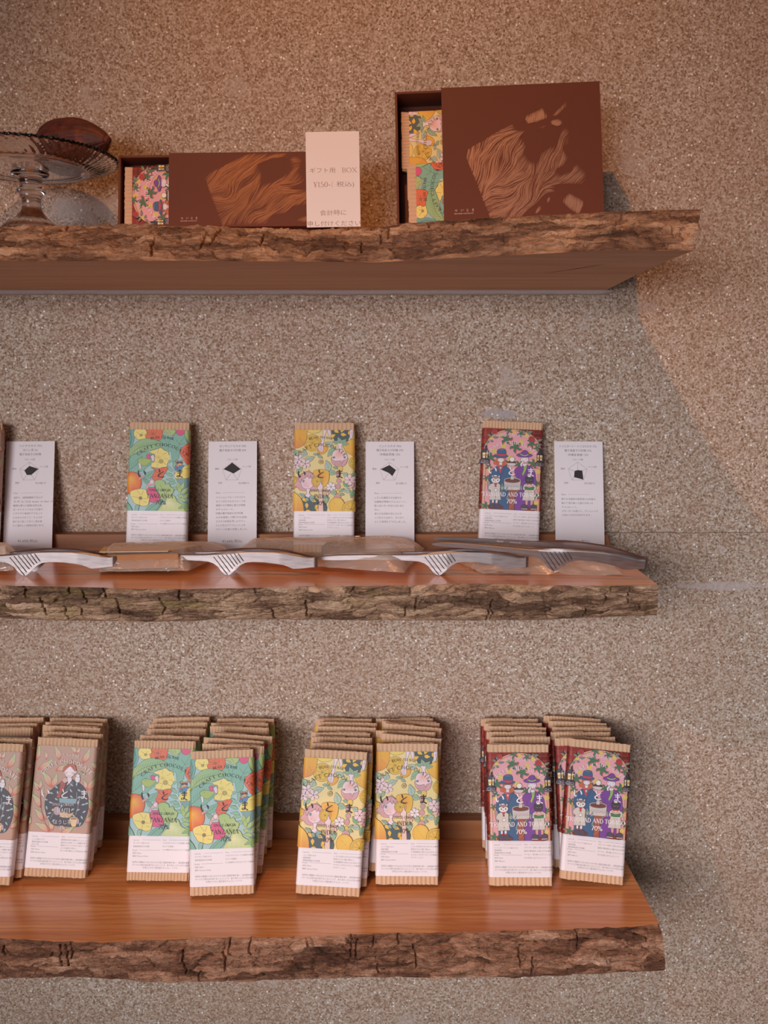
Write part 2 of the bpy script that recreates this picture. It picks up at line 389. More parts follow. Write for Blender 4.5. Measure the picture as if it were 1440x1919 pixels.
class Art:
    """Ink layers on paper. Drawing coordinates (any frame, y down) are taken to paper metres by .m"""
    def __init__(s, m=None):
        s.V = []; s.fc = []; s.K = []; s.z = 0; s.m = m or (lambda x, y: (x, y)); s.sg = 1.0
    def frame(s, src, dst): s.m = homog(src, dst)
    def _add(s, P, faces, cols):
        s.z += 1; b = len(s.V)
        s.V += [s.m(*p) + (s.z,) for p in P]; s.K += cols; s.fc += [tuple(b+i for i in f) for f in faces]
    def poly(s, c, P, k=None, lg=None):
        P = pts(P); c = col4(c)
        if k:                                   # colour runs from the rim to a centre
            n = len(P); kc = col4(k[2])
            s._add(P + [(k[0], k[1])], [(i, (i+1) % n, n) for i in range(n)], [c]*n + [kc])
        else:
            tri = tessellate_polygon([[Vector((x, y, 0)) for x, y in P]])
            if lg:                              # colour runs along a line
                (x0, y0), (x1, y1), c2 = lg; c2 = col4(c2); L = (x1-x0)**2 + (y1-y0)**2; cols = []
                for x, y in P:
                    t = min(1, max(0, ((x-x0)*(x1-x0)+(y-y0)*(y1-y0))/L)); cols.append(tuple(c[j]*(1-t)+c2[j]*t for j in range(4)))
            else: cols = [c]*len(P)
            s._add(P, tri, cols)
    def ribbon(s, c, P, w, closed=False):
        P = pts(P); n = len(P)
        if n < 2: return
        ws = w if isinstance(w, (list, tuple)) else [w]*n
        L = []; R = []
        for i in range(n):
            a = P[i-1] if (i > 0 or closed) else P[i]; b = P[(i+1) % n] if (i < n-1 or closed) else P[i]
            dx, dy = b[0]-a[0], b[1]-a[1]; q = math.hypot(dx, dy) or 1; nx, ny = -dy/q*ws[i]/2, dx/q*ws[i]/2
            L.append((P[i][0]+nx, P[i][1]+ny)); R.append((P[i][0]-nx, P[i][1]-ny))
        fs = [(i, (i+1) % n, n+(i+1) % n, n+i) for i in range(n if closed else n-1)]
        s._add(L+R, fs, [col4(c)]*(2*n))
    def F(s, c, P, k=None, lg=None, o=INK, w=5, n=5):       # smooth filled shape with a pen outline
        P = catmull(pts(P), True, n); s.poly(c, P, k, lg)
        if o: s.ribbon(o, P, w, True)
    def P(s, c, P, k=None, lg=None, o=INK, w=5):
        P = pts(P); s.poly(c, P, k, lg)
        if o: s.ribbon(o, P, w, True)
    def S(s, P, w=5, c=INK): s.ribbon(c, catmull(pts(P), False, 5), w)
    def E(s, c, x, y, rx, ry=None, k=None, o=INK, w=5, n=28):
        ry = ry or rx; P = [(x+rx*math.cos(2*PI*i/n), y+ry*math.sin(2*PI*i/n)) for i in range(n)]
        s.poly(c, P, k)
        if o: s.ribbon(o, P, w, True)
    def leaf(s, c1, c2, base, tip, wd, o=INK, w=4, vein=True, bend=0.12):
        bx, by = base; tx, ty = tip; dx, dy = tx-bx, ty-by; L = math.hypot(dx, dy); nx, ny = -dy/L, dx/L
        q = lambda t, a: (bx+dx*t+nx*(a*wd+bend*L*math.sin(PI*t)*.5), by+dy*t+ny*(a*wd+bend*L*math.sin(PI*t)*.5))
        P = [q(0, 0), q(.18, .36), q(.45, .5), q(.75, .28), q(1, 0), q(.75, -.26), q(.45, -.5), q(.18, -.36)]
        s.F(c1, P, lg=(base, tip, c2) if c2 else None, o=o, w=w, n=4)
        if vein:
            s.ribbon(o or INK, [q(t, 0) for t in (.05, .3, .6, .9)], w*.7)
            for t in (.25, .42, .6):
                for sg in (1, -1): s.ribbon(o or INK, [q(t, 0), q(t+.14, .28*sg)], w*.5)
    def slice(s, x, y, r, c='#e9bb4d', c2='#ebcb72'):
        s.E(c, x, y, r, k=(x, y, c2)); s.E(c2, x, y, r*.8, o='#6d6336', w=4); s.E('#e7bf55', x, y, r*.72, o='#6d6336', w=3)
        for i in range(8):
            a = i*PI/4+.2; s.ribbon('#5c5734', [(x, y), (x+r*.72*math.cos(a), y+r*.72*math.sin(a))], 4)
    def flower(s, x, y, r, c='#ecd2d6', n=5, a0=.3, core='#6f6a5c'):
        for i in range(n):
            a = a0+i*2*PI/n; ca, sa = math.cos(a), math.sin(a)
            q = lambda u, v: (x+r*(u*ca-v*sa), y+r*(u*sa+v*ca))
            s.F(c, [q(.05, 0), q(.45, .27), q(.85, .3), q(1, 0), q(.85, -.3), q(.45, -.27)], n=3, w=4)
        s.E(core, x, y, r*.13, o=None, n=10)
    def palm(s, x, y, r, rot=0, n=5):
        for dx, c in ((.14, '#d8636a'), (0, '#517a5c')):
            for i in range(n):
                a = rot+i*2*PI/n; ca, sa = math.cos(a), math.sin(a)
                q = lambda u, v: (x+dx*r*.9+r*(u*ca-v*sa), y+dx*r*.9+r*(u*sa+v*ca))
                s.F(c, [q(-.1, .1), q(.4, .26), q(.8, .26), q(1.02, -.16), q(.7, -.06), q(.35, -.16), q(-.1, -.14)], o=None, n=3)
    def serif(s, txt, x, y, cap, c, wt=.13, width=None, sp=.07, arc=None, squeeze=1.0):
        ws = [SERIF[ch][0]*squeeze+sp for ch in txt]; tot = sum(ws)
        k = (width/(tot*cap)) if width else 1.0
        pos = -tot*cap*k/2
        for ch, w_ in zip(txt, ws):
            adv = w_*cap*k; cxm = pos+adv/2
            if arc: a = cxm/arc; ox, oy = x+arc*math.sin(a), y+arc*(1-math.cos(a)); ca, sa = math.cos(a), math.sin(a)
            else: ox, oy, ca, sa = x+cxm, y, 1.0, 0.0
            gw = SERIF[ch][0]*squeeze
            def q(p, gw=gw, ox=ox, oy=oy, ca=ca, sa=sa):
                lx, ly = (p[0]*squeeze-gw/2)*cap*k, -(p[1]-.5)*cap
                return (ox+lx*ca-ly*sa, oy+lx*sa+ly*ca)
            for kind, P in SERIF[ch][1]:
                n = len(P); wl = []
                for i in range(n):
                    a_ = P[max(i-1, 0)]; b_ = P[min(i+1, n-1)]; d = math.hypot(b_[0]-a_[0], b_[1]-a_[1]) or 1
                    vert = abs(b_[1]-a_[1])/d
                    wl.append(cap*wt*(1.0 if kind == 'k' else .42 if kind == 't' else .42+.58*vert**1.5))
                s.ribbon(c, [q(p) for p in P], wl)
            for sf in SERIF[ch][2]:
                if len(sf) == 3: s.ribbon(c, [q((sf[0], sf[1]-.09)), q((sf[0], sf[1]+.09))], cap*wt*.45)
                else: s.ribbon(c, [q((sf[0]-.12, sf[1])), q((sf[0]+.12, sf[1]))], cap*wt*.4)
            pos += adv
    def kana(s, ch, x, y, size, c):
        for P, wl in KANA[ch]:
            Q = catmull([(p[0]+0.0, p[1]) for p in P], False, 5); n = len(Q); m = len(wl)
            wi = [np.interp(i/(n-1)*(m-1), range(m), wl)*size*1.25 for i in range(n)]
            s.ribbon(c, [(x+(p[0]-.5)*size, y-(p[1]-.5)*size) for p in Q], wi)
    def text(s, txt, x, y, size, c=INK, align='L', width=None, rot=0.0):   # y is the baseline
        V, Fc = glyph_mesh(txt)
        x1 = max(v[0] for v in V); k = (width/(x1*size)) if width else 1.0
        off = {'L': 0, 'C': -x1*size*k/2, 'R': -x1*size*k}[align]
        s._add([(x+off+vx*size*k, y-vy*size) for vx, vy in V], Fc, [col4(c)]*len(V))
    def build(s, name, mapf, clip, cuts=(), lay=2.5e-6, mat=None, parent=None, under=None):
        """clip = (u0,u1,v0,v1) in paper metres; mapf(u,v,h) -> xyz; cuts = u values where the paper bends"""
        bm = bmesh.new(); cl = bm.verts.layers.float_color.new('Col')
        vs_ = []
        for (u, v, z), k in zip(s.V, s.K):
            b = bm.verts.new((u, v, z*1e-4)); b[cl] = k; vs_.append(b)
        for f in s.fc:
            try: bm.faces.new([vs_[i] for i in f])
            except ValueError: pass
        S_ = 1.0
        for co, no in (((clip[0], 0, 0), (-1, 0, 0)), ((clip[1], 0, 0), (1, 0, 0)), ((0, clip[2], 0), (0, -1, 0)), ((0, clip[3], 0), (0, 1, 0))):
            bmesh.ops.bisect_plane(bm, geom=bm.verts[:]+bm.edges[:]+bm.faces[:], dist=1e-9, plane_co=co, plane_no=no, clear_outer=True)
        for u in cuts:
            bmesh.ops.bisect_plane(bm, geom=bm.verts[:]+bm.edges[:]+bm.faces[:], dist=1e-9, plane_co=(u, 0, 0), plane_no=(1, 0, 0))
        bmesh.ops.delete(bm, geom=[v for v in bm.verts if not v.link_faces], context='VERTS')
        bm.normal_update()
        for f in bm.faces:
            if f.normal.z < 0: f.normal_flip()
        for v in bm.verts:
            v.co = Vector(mapf(v.co.x, v.co.y, v.co.z*1e4*lay))
        if under: under(bm, cl)
        me = bpy.data.meshes.new(name); bm.to_mesh(me); bm.free()
        return link(name, me, mat, parent)
# ------------------------------------------------------------------ chocolate bar: size and wrapper geometry
BW, BL, BT, BR_ = 0.0765, 0.168, 0.0130, 0.0035
HW = BW/2
def perim(s, h):                                # arc length from the middle of the front face -> (x, y) at height h above the wrapper
    fl = HW - BR_; arc = BR_*PI/2; sd = BT - 2*BR_
    sg = 1 if s >= 0 else -1; a = abs(s)
    if a <= fl: x, y = a, -BT/2 - h
    elif a <= fl + arc:
        t = (a-fl)/BR_; x, y = fl + (BR_+h)*math.sin(t), -BT/2 + BR_ - (BR_+h)*math.cos(t)
    elif a <= fl + arc + sd: x, y = HW + h, -BT/2 + BR_ + (a-fl-arc)
    elif a <= fl + 2*arc + sd:
        t = (a-fl-arc-sd)/BR_; x, y = fl + (BR_+h)*math.cos(t), BT/2 - BR_ + (BR_+h)*math.sin(t)
    else: x, y = max(0, fl - (a-fl-2*arc-sd)), BT/2 + h
    return sg*x, y
HALF = 2*(HW-BR_) + BR_*PI + BT - 2*BR_         # half the way round
SCALE_S = 1 + 1.14*BR_/BW
Z_ART_TOP, Z_ART_BOT, Z_INFO_BOT = BL*(1-.057), BL*(1-.685), BL*(1-.941)
PAPER_H = 0.0009
def sleeve_map(u, v, h):
    x, y = perim((u-HW)*SCALE_S, PAPER_H + h); return x, y, v
ART_RECT = [(0, Z_ART_TOP), (BW, Z_ART_TOP), (BW, Z_ART_BOT), (0, Z_ART_BOT)]
INFO_RECT = [(0, Z_ART_BOT), (BW, Z_ART_BOT), (BW, Z_INFO_BOT), (0, Z_INFO_BOT)]

def info_panel(a, mats, det, flav):
    g = '#6b6364'
    def put(u0, y, t, sz, **k): a.text(t, u0, y, sz, g, **k)
    put(132, 195, 'materials', 30); a.ribbon(g, [(300, 180), (636, 180)], 3)
    y = 252
    st = 60 if len(mats) < 3 else 46
    for m in mats: put(137, y, m, 33); y += st
    put(127, 382, 'Details', 33); a.ribbon(g, [(250, 368), (632, 368)], 3)
    for i, d in enumerate(det): put(135, 436+i*56, d, 33)
    put(678, 188, 'flavor', 30); a.ribbon(g, [(780, 176), (1176, 176)], 3)
    for i, f in enumerate(flav): put(672, 244+i*(250/max(4, len(flav))), f, 33, width=490 if len(f) > 12 else None)
    put(137, 604, '世界中の農園から仕入れたカカオ豆と国産砂糖を使い、焙煎磨砕成型', 36, width=1030)
    put(137, 654, 'すべての工程を自分達でおこなうことで、香り味わいカカオ豆の個性', 36, width=1030)
    put(650, 702, 'を際立たせた少量生産のチョコレートです。', 36, align='C', width=650)

def art_tanzania(a):
    TEAL, LIME, YEL, ORG, MAG, PALE = '#86b9a2', '#b2c781', '#f0df80', '#e46f4c', '#dc5a84', '#b4cfcf'
    a.poly('#a9cbc6', [(-400, 150), (1700, 150), (1700, 1980), (-400, 1980)])
    # foliage that runs round the edges of the bar
    a.leaf(TEAL, None, (60, 1000), (90, 500), 170, w=5); a.leaf(LIME, None, (40, 1500), (100, 1150), 120, w=5)
    a.leaf(LIME, None, (1330, 640), (1420, 230), 150, w=5); a.F(ORG, "1310,620 1400,560 1460,700 1420,900 1330,900 1300,760")
    a.F(YEL, "1300,930 1400,900 1420,1060 1330,1120 1290,1100"); a.leaf(LIME, None, (1310, 1650), (1400, 1300), 90); a.leaf(TEAL, None, (1310, 1850), (1430, 1560), 100)
    a.F('#79aea2', "150,255 245,262 262,400 240,520 195,610 140,560 100,400"); a.S("190,560 215,420 180,300")
    a.F(TEAL, "750,330 960,400 1010,300 1190,280 1215,420 1255,520 1150,560 1110,700 1085,830 960,880 900,700 760,600 730,440")
    for q in ("930,900 895,700 920,450 1050,290", "1040,700 1110,520 1210,360", "1110,540 1040,440", "1110,540 1200,500", "860,500 800,350", "850,420 780,440", "1075,620 1170,580"): a.S(q, 4)
    a.F(LIME, "790,252 1010,250 1012,310 960,355 900,362 830,310"); a.S("830,270 900,330", 4); a.S("900,255 940,330", 4)
    a.F(LIME, "1195,240 1330,240 1330,420 1295,560 1250,480 1210,380"); a.S("1240,250 1300,480", 4)
    a.E(MAG, 1120, 268, 84, 88)
    a.F(YEL, "250,300 300,240 450,245 492,310 482,420 430,440 335,452 262,390"); a.E('#a89b62', 385, 365, 30, 28, o=None)
    for q in ("300,300 370,350", "420,300 395,345", "290,410 300,380", "470,340 415,360"): a.S(q, 4)
    a.F(ORG, "490,250 620,235 770,245 786,340 758,440 700,462 600,440 505,430 462,380 497,310", k=(605, 330, '#e07a52')); a.E('#b56a55', 605, 332, 26, 22)
    for i in range(9): t = i*.7; a.S([(605+40*math.cos(t), 332+38*math.sin(t)), (605+(75+i % 3*18)*math.cos(t), 332+70*math.sin(t))], 4)
    a.F('#a9c486', "150,870 168,680 250,560 380,455 520,428 680,458 795,530 760,590 640,640 500,680 350,700 240,760 185,830", lg=((150, 850), (760, 500), '#8fbb8b'))
    a.S("160,830 300,650 500,570 740,530", 5)
    for i in range(11): x = 230+i*45; a.S([(x, 720-i*19), (x-10+i*4, 650-i*17), (x+40, 560-i*9)], 3)
    a.F(TEAL, "160,870 215,780 340,722 480,695 575,720 610,800 645,870 560,960 500,1010 430,1080 330,1112 240,1112 165,1082 178,980")
    a.S("180,1070 300,960 420,800", 5)
    for i in range(6): a.S([(230+i*30, 1020-i*40), (210+i*35, 930-i*30)], 3); a.S([(300+i*18, 960-i*30), (390+i*8, 1000-i*45)], 3)
    a.F(YEL, "555,690 700,632 765,612 832,660 895,680 912,740 955,800 932,870 890,920 882,980 800,1022 680,1010 592,990 588,930 645,880 640,790 600,735", k=(740, 810, '#ecd97c'))
    for q in ("715,640 700,720", "890,690 790,750", "880,950 800,900", "690,1000 720,900 660,900", "900,840 830,820"): a.S(q, 4)
    for i in range(26): t = i*2.4; r = 8+i*2; a.E('#6a6240', 715+r*math.cos(t), 800+r*.8*math.sin(t), 4, o=None, n=6)
    a.E('#cbb968', 770, 880, 40, o='#4d4838', w=6); a.serif('O', 770, 880, 44, '#4d4838')
    a.F('#a9c06a', "332,862 400,820 500,830 592,850 560,910 480,972 410,962 352,920"); a.S("390,860 430,850", 4)
    a.E('#7fa8a6', 615, 775, 38, 48, o='#54605f'); a.F('#e8d2d4', "570,785 620,755 642,800 640,880 600,870 585,830"); a.F(MAG, "495,760 550,742 572,800 550,842 508,822")
    a.F('#e6dada', "350,920 392,955 392,1045 362,1030", w=4)
    a.F(ORG, "582,1010 700,1032 800,1000 895,1008 872,1080 832,1140 802,1220 740,1262 690,1288 640,1250 598,1180 618,1110 655,1060")
    for q in ("660,1050 720,1110 830,1010", "620,1190 720,1180 830,1120", "700,1260 760,1200"): a.S(q, 4)
    a.leaf(TEAL, None, (440, 1230), (650, 1060), 130); a.leaf(TEAL, None, (545, 1350), (425, 1240), 80); a.S("420,1180 480,1220", 6)
    a.F('#7ea6a6', "1060,1230 1180,1210 1330,1200 1330,1700 1250,1730 1150,1650 1085,1400", o=None)
    a.F(ORG, "1330,520 1230,540 1152,600 1118,680 1140,760 1190,830 1225,900 1330,950"); a.S("1330,570 1240,590 1180,660 1200,780 1260,850 1330,890", 5)
    for x, y in ((1220, 640), (1265, 600), (1270, 650), (1225, 700), (1255, 745), (1285, 700)): a.E('#d4603f', x, y, 13, 15, w=4)
    a.F('#5d88b2', "1085,1000 1130,962 1190,955 1205,990 1160,1055 1090,1055"); a.F('#5d88b2', "1030,1010 1070,1000 1085,1045 1040,1060")
    a.E('#d8a878', 1068, 872, 20); a.E('#d8a878', 1158, 862, 20); a.E('#d8a878', 1115, 915, 58, 50); a.P('#514a60', "1062,885 1170,880 1165,925 1122,905 1070,930"); a.E(MAG, 1060, 990, 18)
    a.F(YEL, "1035,1120 1080,1070 1150,1060 1195,980 1330,925 1330,1150 1240,1212 1150,1216 1060,1222 1020,1180", k=(1160, 1130, '#ecd56a')); a.S("1200,1020 1330,1010", 4)
    a.F('#e2623c', "90,1180 200,1103 300,1120 365,1150 402,1230 412,1330 382,1430 310,1462 250,1480 210,1542 90,1520", k=(200, 1245, '#eeb347'))
    for x, y in ((170, 1180), (240, 1160), (300, 1210), (200, 1300), (310, 1160)): a.E('#9a4a2c', x, y, 4, o=None, n=6)
    a.F('#a9c0c2', "380,1150 470,1110 470,1180 420,1240 370,1220", w=4); a.F('#e2a086', "350,1240 430,1180 440,1200 380,1260", w=3)
    # sea-green fern
    a.S("935,700 960,880 980,990 1010,1180 1062,1300 1092,1420 1150,1540 1250,1640 1330,1690", 40, PALE)
    for b, t in (((1010, 1180), (845, 1120)), ((1040, 1270), (865, 1250)), ((990, 1080), (870, 980)), ((1060, 1310), (895, 1330)), ((1100, 1440), (960, 1410)), ((1000, 1000), (1035, 860)), ((960, 900), (905, 860))):
        a.S([b, ((b[0]+t[0])/2, (b[1]+t[1])/2+12), t], 14, PALE); a.leaf('#8ec0a0', None, b, t, 62, w=4, vein=False)
    for b, t in (((1100, 1430), (1090, 1280)), ((1120, 1460), (1215, 1280)), ((1150, 1530), (1295, 1360)), ((1130, 1510), (1110, 1370)), ((1190, 1590), (1090, 1560)), ((1220, 1620), (1280, 1480)), ((1250, 1670), (1090, 1640)), ((1280, 1730), (1120, 1800)), ((1320, 1830), (1120, 1880))):
        a.S([b, ((b[0]+t[0])/2, (b[1]+t[1])/2+8), t], 14, PALE); a.leaf('#abc77a', None, b, t, 74, w=4, vein=False)
    a.F('#a4c57e', "655,1290 760,1250 850,1290 862,1340 930,1330 962,1390 1020,1440 1002,1520 950,1600 850,1640 775,1640 755,1560 700,1450 672,1380", lg=((700, 1280), (950, 1600), '#b5c982'))
    for q in ("900,1640 830,1480 760,1360", "860,1540 940,1460", "820,1470 760,1480", "850,1520 780,1570"): a.S(q, 4)
    a.F(MAG, "550,1390 650,1385 682,1470 765,1575 755,1670 660,1712 568,1692 558,1560 530,1622 480,1600 522,1500")
    a.S("600,1480 580,1690", 3); a.S("650,1480 690,1690", 3)
    a.F('#e3b3ba', "555,1300 590,1235 640,1250 660,1310 650,1400 560,1400 520,1450 500,1400"); a.E('#ecd6d6', 605, 1300, 40, 44); a.F('#a9c8bc', "545,1370 650,1360 655,1400 550,1405")
    a.F(YEL, "212,1500 330,1450 400,1443 500,1460 518,1530 562,1580 562,1680 540,1770 450,1792 380,1770 300,1740 245,1660 210,1590", k=(400, 1630, '#ecd878')); a.E('#8a7f52', 400, 1630, 30, 32)
    for q in ("400,1560 330,1460", "420,1570 450,1480", "390,1670 380,1765", "440,1640 550,1640", "360,1620 240,1600", "460,1700 540,1720"): a.S(q, 4)
    a.F('#b6cc80', "895,1600 960,1558 1040,1580 1092,1680 1180,1740 1215,1800 1200,1960 740,1960 778,1790 850,1720", k=(915, 1700, '#e6e6b0'))
    for i in range(14): a.E('#7d8a52', 800+(i*83) % 330, 1740+(i*57) % 140, 4, o=None, n=6)
    a.F('#82b49c', "470,1940 560,1790 740,1680 800,1660 770,1770 620,1940"); a.S("520,1920 620,1800 770,1680", 4)
    a.F('#82b49c', "110,1680 215,1800 255,1940 110,1940"); a.F('#90bfae', "310,1780 395,1780 372,1810 350,1940 305,1940")
    a.leaf('#98c283', None, (1330, 1760), (1110, 1830), 80)
    K = '#3f4440'
    a.serif('BEAN TO BAR', 778, 398, 46, K, arc=760, width=440, sp=.12); a.serif('CRAFT CHOCOLATE', 785, 548, 58, K, arc=600, width=1060, sp=.2)
    for c, x, y in (('i', 415, 1130), ('to', 768, 1118), ('ma', 1122, 1118)): a.kana(c, x, y, 165, '#2b2b2b')
    a.serif('SINGLE ORIGIN', 762, 1460, 44, K, width=400); a.serif('TANZANIA', 760, 1582, 78, K, width=500); a.serif('70%', 778, 1712, 82, K, width=200)

def art_india(a):
    YB, YEL, ORG, LF, SK, DK, PK = '#ecd898', '#edc25a', '#e8a040', '#9fbf9c', '#f0dbe2', '#4f6064', '#dba9ac'
    a.poly(YB, [(-400, 100), (1700, 100), (1700, 1900), (-400, 1900)])
    a.F('#eab14a', "1310,380 1440,420 1440,700 1310,700"); a.slice(1400, 1230, 110); a.F('#eab14a', "-40,300 90,260 90,520 -40,560"); a.slice(20, 1600, 110)
    a.leaf(LF, None, (1330, 1150), (1400, 1000), 80)
    a.slice(485, 455, 165)
    a.F('#e9b048', "105,240 200,170 372,180 384,300 360,420 300,510 205,552 105,545", lg=((250, 300), (150, 540), '#e2904a'))
    for i in range(16): a.E('#b0713a', 250+(i*37) % 110, 350+(i*53) % 150, 4, o=None, n=6)
    a.F('#eed36c', "378,190 500,170 650,185 610,245 505,268 425,252")
    a.P(DK, "825,160 1195,160 1185,300 1150,420 1050,440 900,412 845,300")
    for x, y, r in ((935, 225, .6), (1068, 292, .1), (868, 315, -.5), (1185, 270, 1.2), (1040, 205, 2.0)): a.leaf('#efc14f', None, (x-55*math.cos(r), y-55*math.sin(r)), (x+55*math.cos(r), y+55*math.sin(r)), 70, vein=False, bend=0, o='#6b5a30')
    a.F(SK, "770,160 815,200 830,310 802,348 785,290 762,220"); a.F(SK, "1195,160 1250,180 1232,330 1203,384 1182,310")
    a.F('#eaa645', "690,520 775,540 750,622 680,672 585,662 600,580", k=(690, 600, '#e9b957'))
    a.F(SK, "690,160 765,160 722,300 702,430 692,520 688,605 650,632 600,600 592,520 650,430 682,300", w=5)
    for x in (618, 640, 662): a.S([(x, 535), (x-4, 615)], 4)
    a.F(YEL, "1055,500 1150,420 1250,378 1340,375 1340,710 1200,682 1105,600", lg=((1100, 420), (1300, 680), '#e9a945'))
    for i in range(14): a.E('#b58a3a', 1140+(i*41) % 150, 450+(i*67) % 210, 4, o=None, n=6)
    a.leaf(LF, None, (1000, 470), (960, 340), 80); a.leaf(LF, None, (1005, 470), (1118, 378), 80); a.leaf(LF, None, (985, 475), (848, 432), 70); a.leaf(LF, None, (1020, 468), (1172, 470), 74); a.leaf('#b9cdb8', None, (870, 520), (720, 440), 90); a.leaf(LF, None, (930, 560), (770, 725), 120)
    a.F(SK, "945,468 1045,468 1030,520 1038,600 968,600 972,520", w=5)
    a.F(PK, "838,770 870,740 1130,740 1148,790 1110,880 1020,930 950,920 868,862")
    a.F('#f2dfe2', "862,780 855,680 900,605 990,578 1085,608 1135,690 1130,770 1060,795 1035,850 1010,800 930,812", k=(985, 650, '#eeb0a4'))
    for i in range(9): a.S([(880+i*26, 790+i % 2*10), (915+i*15, 900)], 3, '#9c6c72')
    for x in (888, 1092):
        a.E('#6f8f95', x, 742, 20, 14, o='#3d4145'); a.ribbon('#3d4145', [(x-28, 728), (x+28, 724)], 5)
    a.E('#e7c765', 1008, 958, 50, o='#6d6336'); a.leaf('#a3c3a4', None, (955, 960), (872, 930), 60)
    for x, y, rx, ry in ((975, 1060, 44, 62), (985, 1200, 46, 44), (975, 1310, 44, 54)):
        a.E(PK, x, y, rx, ry); [a.S([(x-rx*.5+i*rx*.5, y-ry*.7), (x-rx*.3+i*rx*.3, y+ry*.7)], 3, '#9c6c72') for i in range(3)]
    a.E('#e5c862', 970, 1415, 34); a.F(PK, "930,1470 1000,1470 1030,1535 960,1570 895,1530"); [a.S([(945+i*15, 1475), (920+i*28, 1545)], 3, '#9c6c72') for i in range(4)]
    a.leaf('#b0c8ac', None, (575, 690), (500, 672), 60); a.leaf('#a5c3a2', None, (590, 690), (680, 755), 60); a.leaf('#a5c3a2', None, (570, 690), (620, 650), 36)
    a.slice(1300, 845, 130)
    a.leaf('#b3c9b4', None, (310, 720), (345, 590), 110); a.leaf('#b3c9b4', None, (345, 780), (525, 728), 110); a.leaf('#a3c0a2', None, (290, 930), (195, 1055), 100); a.leaf('#a3c0a2', None, (200, 720), (110, 570), 130)
    a.flower(180, 890, 92, a0=.9); a.flower(232, 775, 100, a0=.1); a.flower(352, 862, 100, a0=.5)
    a.E('#e0c67d', 645, 824, 42, o='#5d4a34', w=7); a.serif('O', 645, 824, 40, '#5d4a34', wt=.25); a.ribbon('#5d4a34', [(622, 824), (668, 824)], 5)
    a.leaf('#b3cbb8', None, (790, 1010), (742, 795), 130); a.leaf('#a3c3a4', None, (800, 1015), (940, 1050), 110); a.slice(110, 1225, 130, '#e6a544')
    a.F('#eebf52', "505,1040 560,985 690,975 790,1010 805,1100 790,1210 740,1300 650,1330 560,1290", k=(640, 1080, '#e9a24a'))
    a.F(PK, "145,1290 195,1210 205,1160 235,1110 300,1050 400,1010 480,1045 530,1120 545,1200 590,1300 570,1385 480,1375 350,1395 260,1382 190,1310")
    for i in range(7): a.S([(230+i*46, 1300+i % 2*20), (240+i*46, 1375)], 3, '#a8747c')
    a.E('#f1dfe4', 392, 1240, 118, 122, k=(330, 1290, '#edb9ba'))
    a.F(PK, "228,1170 290,1065 410,1025 505,1075 520,1140 470,1130 455,1090 430,1160 395,1100 350,1150 290,1170 262,1225")
    for q in ("300,1080 280,1170", "360,1050 330,1150", "420,1040 400,1110", "470,1060 500,1130", "400,1020 420,980 440,1015"): a.S(q, 4, '#a8747c')
    a.E('#7fa0a6', 318, 1205, 18, 24, o='#3d4145'); a.ribbon('#3d4145', [(292, 1180), (345, 1190)], 5); a.E('#9a4d4d', 402, 1308, 7, o=None, n=8)
    a.slice(578, 1210, 108, '#e9b04a'); a.flower(770, 1410, 74, '#eac2b4', a0=.2); a.flower(838, 1318, 92, '#f3e6e6', a0=.4, n=6)
    a.P(DK, "250,1570 330,1500 450,1540 560,1550 640,1600 740,1650 765,1720 745,1900 320,1900 330,1700")
    for x, y, r in ((385, 1690, 1.5), (340, 1572, .8), (512, 1590, .4), (560, 1715, 2.0), (598, 1785, 1.0), (420, 1800, .2)): a.leaf('#efc14f', None, (x-58*math.cos(r), y-58*math.sin(r)), (x+58*math.cos(r), y+58*math.sin(r)), 66, vein=False, bend=0, o='#6b5a30')
    a.S("470,1560 540,1650 530,1810", 5); a.S("700,1580 720,1700 690,1810", 5)
    a.F(SK, "375,1360 445,1360 432,1440 475,1500 425,1532 355,1495 382,1440", w=5)
    for b, t in (((350, 1520), (235, 1450)), ((370, 1530), (420, 1600)), ((440, 1530), (520, 1590)), ((430, 1510), (545, 1510))): a.leaf('#9cc0b0', None, b, t, 60)
    a.F(SK, "638,1195 658,1260 690,1300 682,1380 680,1480 695,1900 608,1900 612,1500 608,1400 578,1335 620,1275", lg=((640, 1250), (640, 1480), '#eecabb'))
    a.leaf('#a7c4a4', None, (745, 1480), (760, 1640), 120); a.leaf('#a7c4a4', None, (940, 1440), (820, 1430), 100); a.leaf('#a7c4a4', None, (1010, 1410), (1080, 1350), 60); a.leaf('#a7c4a4', None, (1010, 1450), (1090, 1480), 60)
    a.F(YEL, "105,1420 200,1462 280,1562 322,1700 312,1900 105,1900", lg=((180, 1500), (200, 1790), '#e39a48'))
    a.E('#edbb4e', 950, 1690, 150, 165, k=(1000, 1600, '#eecb62')); [a.E('#b5863a', 880+(i*47) % 150, 1600+(i*61) % 190, 4, o=None, n=6) for i in range(14)]
    a.slice(1215, 1760, 165)
    a.leaf('#b3cbb8', None, (1200, 1400), (1060, 1402), 100); a.leaf('#93b99a', None, (1260, 1380), (1215, 1540), 70); a.leaf('#b3cbb8', None, (1150, 1110), (1045, 1050), 80); a.leaf('#93b99a', None, (1220, 1110), (1310, 1030), 80); a.leaf('#88b58c', None, (1160, 1320), (1060, 1210), 110)
    a.flower(1255, 1300, 80, '#e9c3c4', a0=.2); a.flower(1190, 1182, 108, '#efd2d2', a0=.5, n=6)
    K = '#5a4636'
    a.serif('BEAN TO BAR', 640, 348, 44, K, arc=760, width=450, sp=.12); a.serif('CRAFT CHOCOLATE', 645, 492, 60, K, arc=600, width=1060, sp=.2)
    for c, x, y in (('i', 288, 1062), ('to', 640, 1058), ('ma', 992, 1062)): a.kana(c, x, y, 165, '#352c28')
    a.serif('SINGLE ORIGIN', 640, 1396, 44, K, width=400); a.serif('INDIA', 650, 1508, 78, K, width=270); a.serif('70%', 650, 1640, 80, K, width=200)

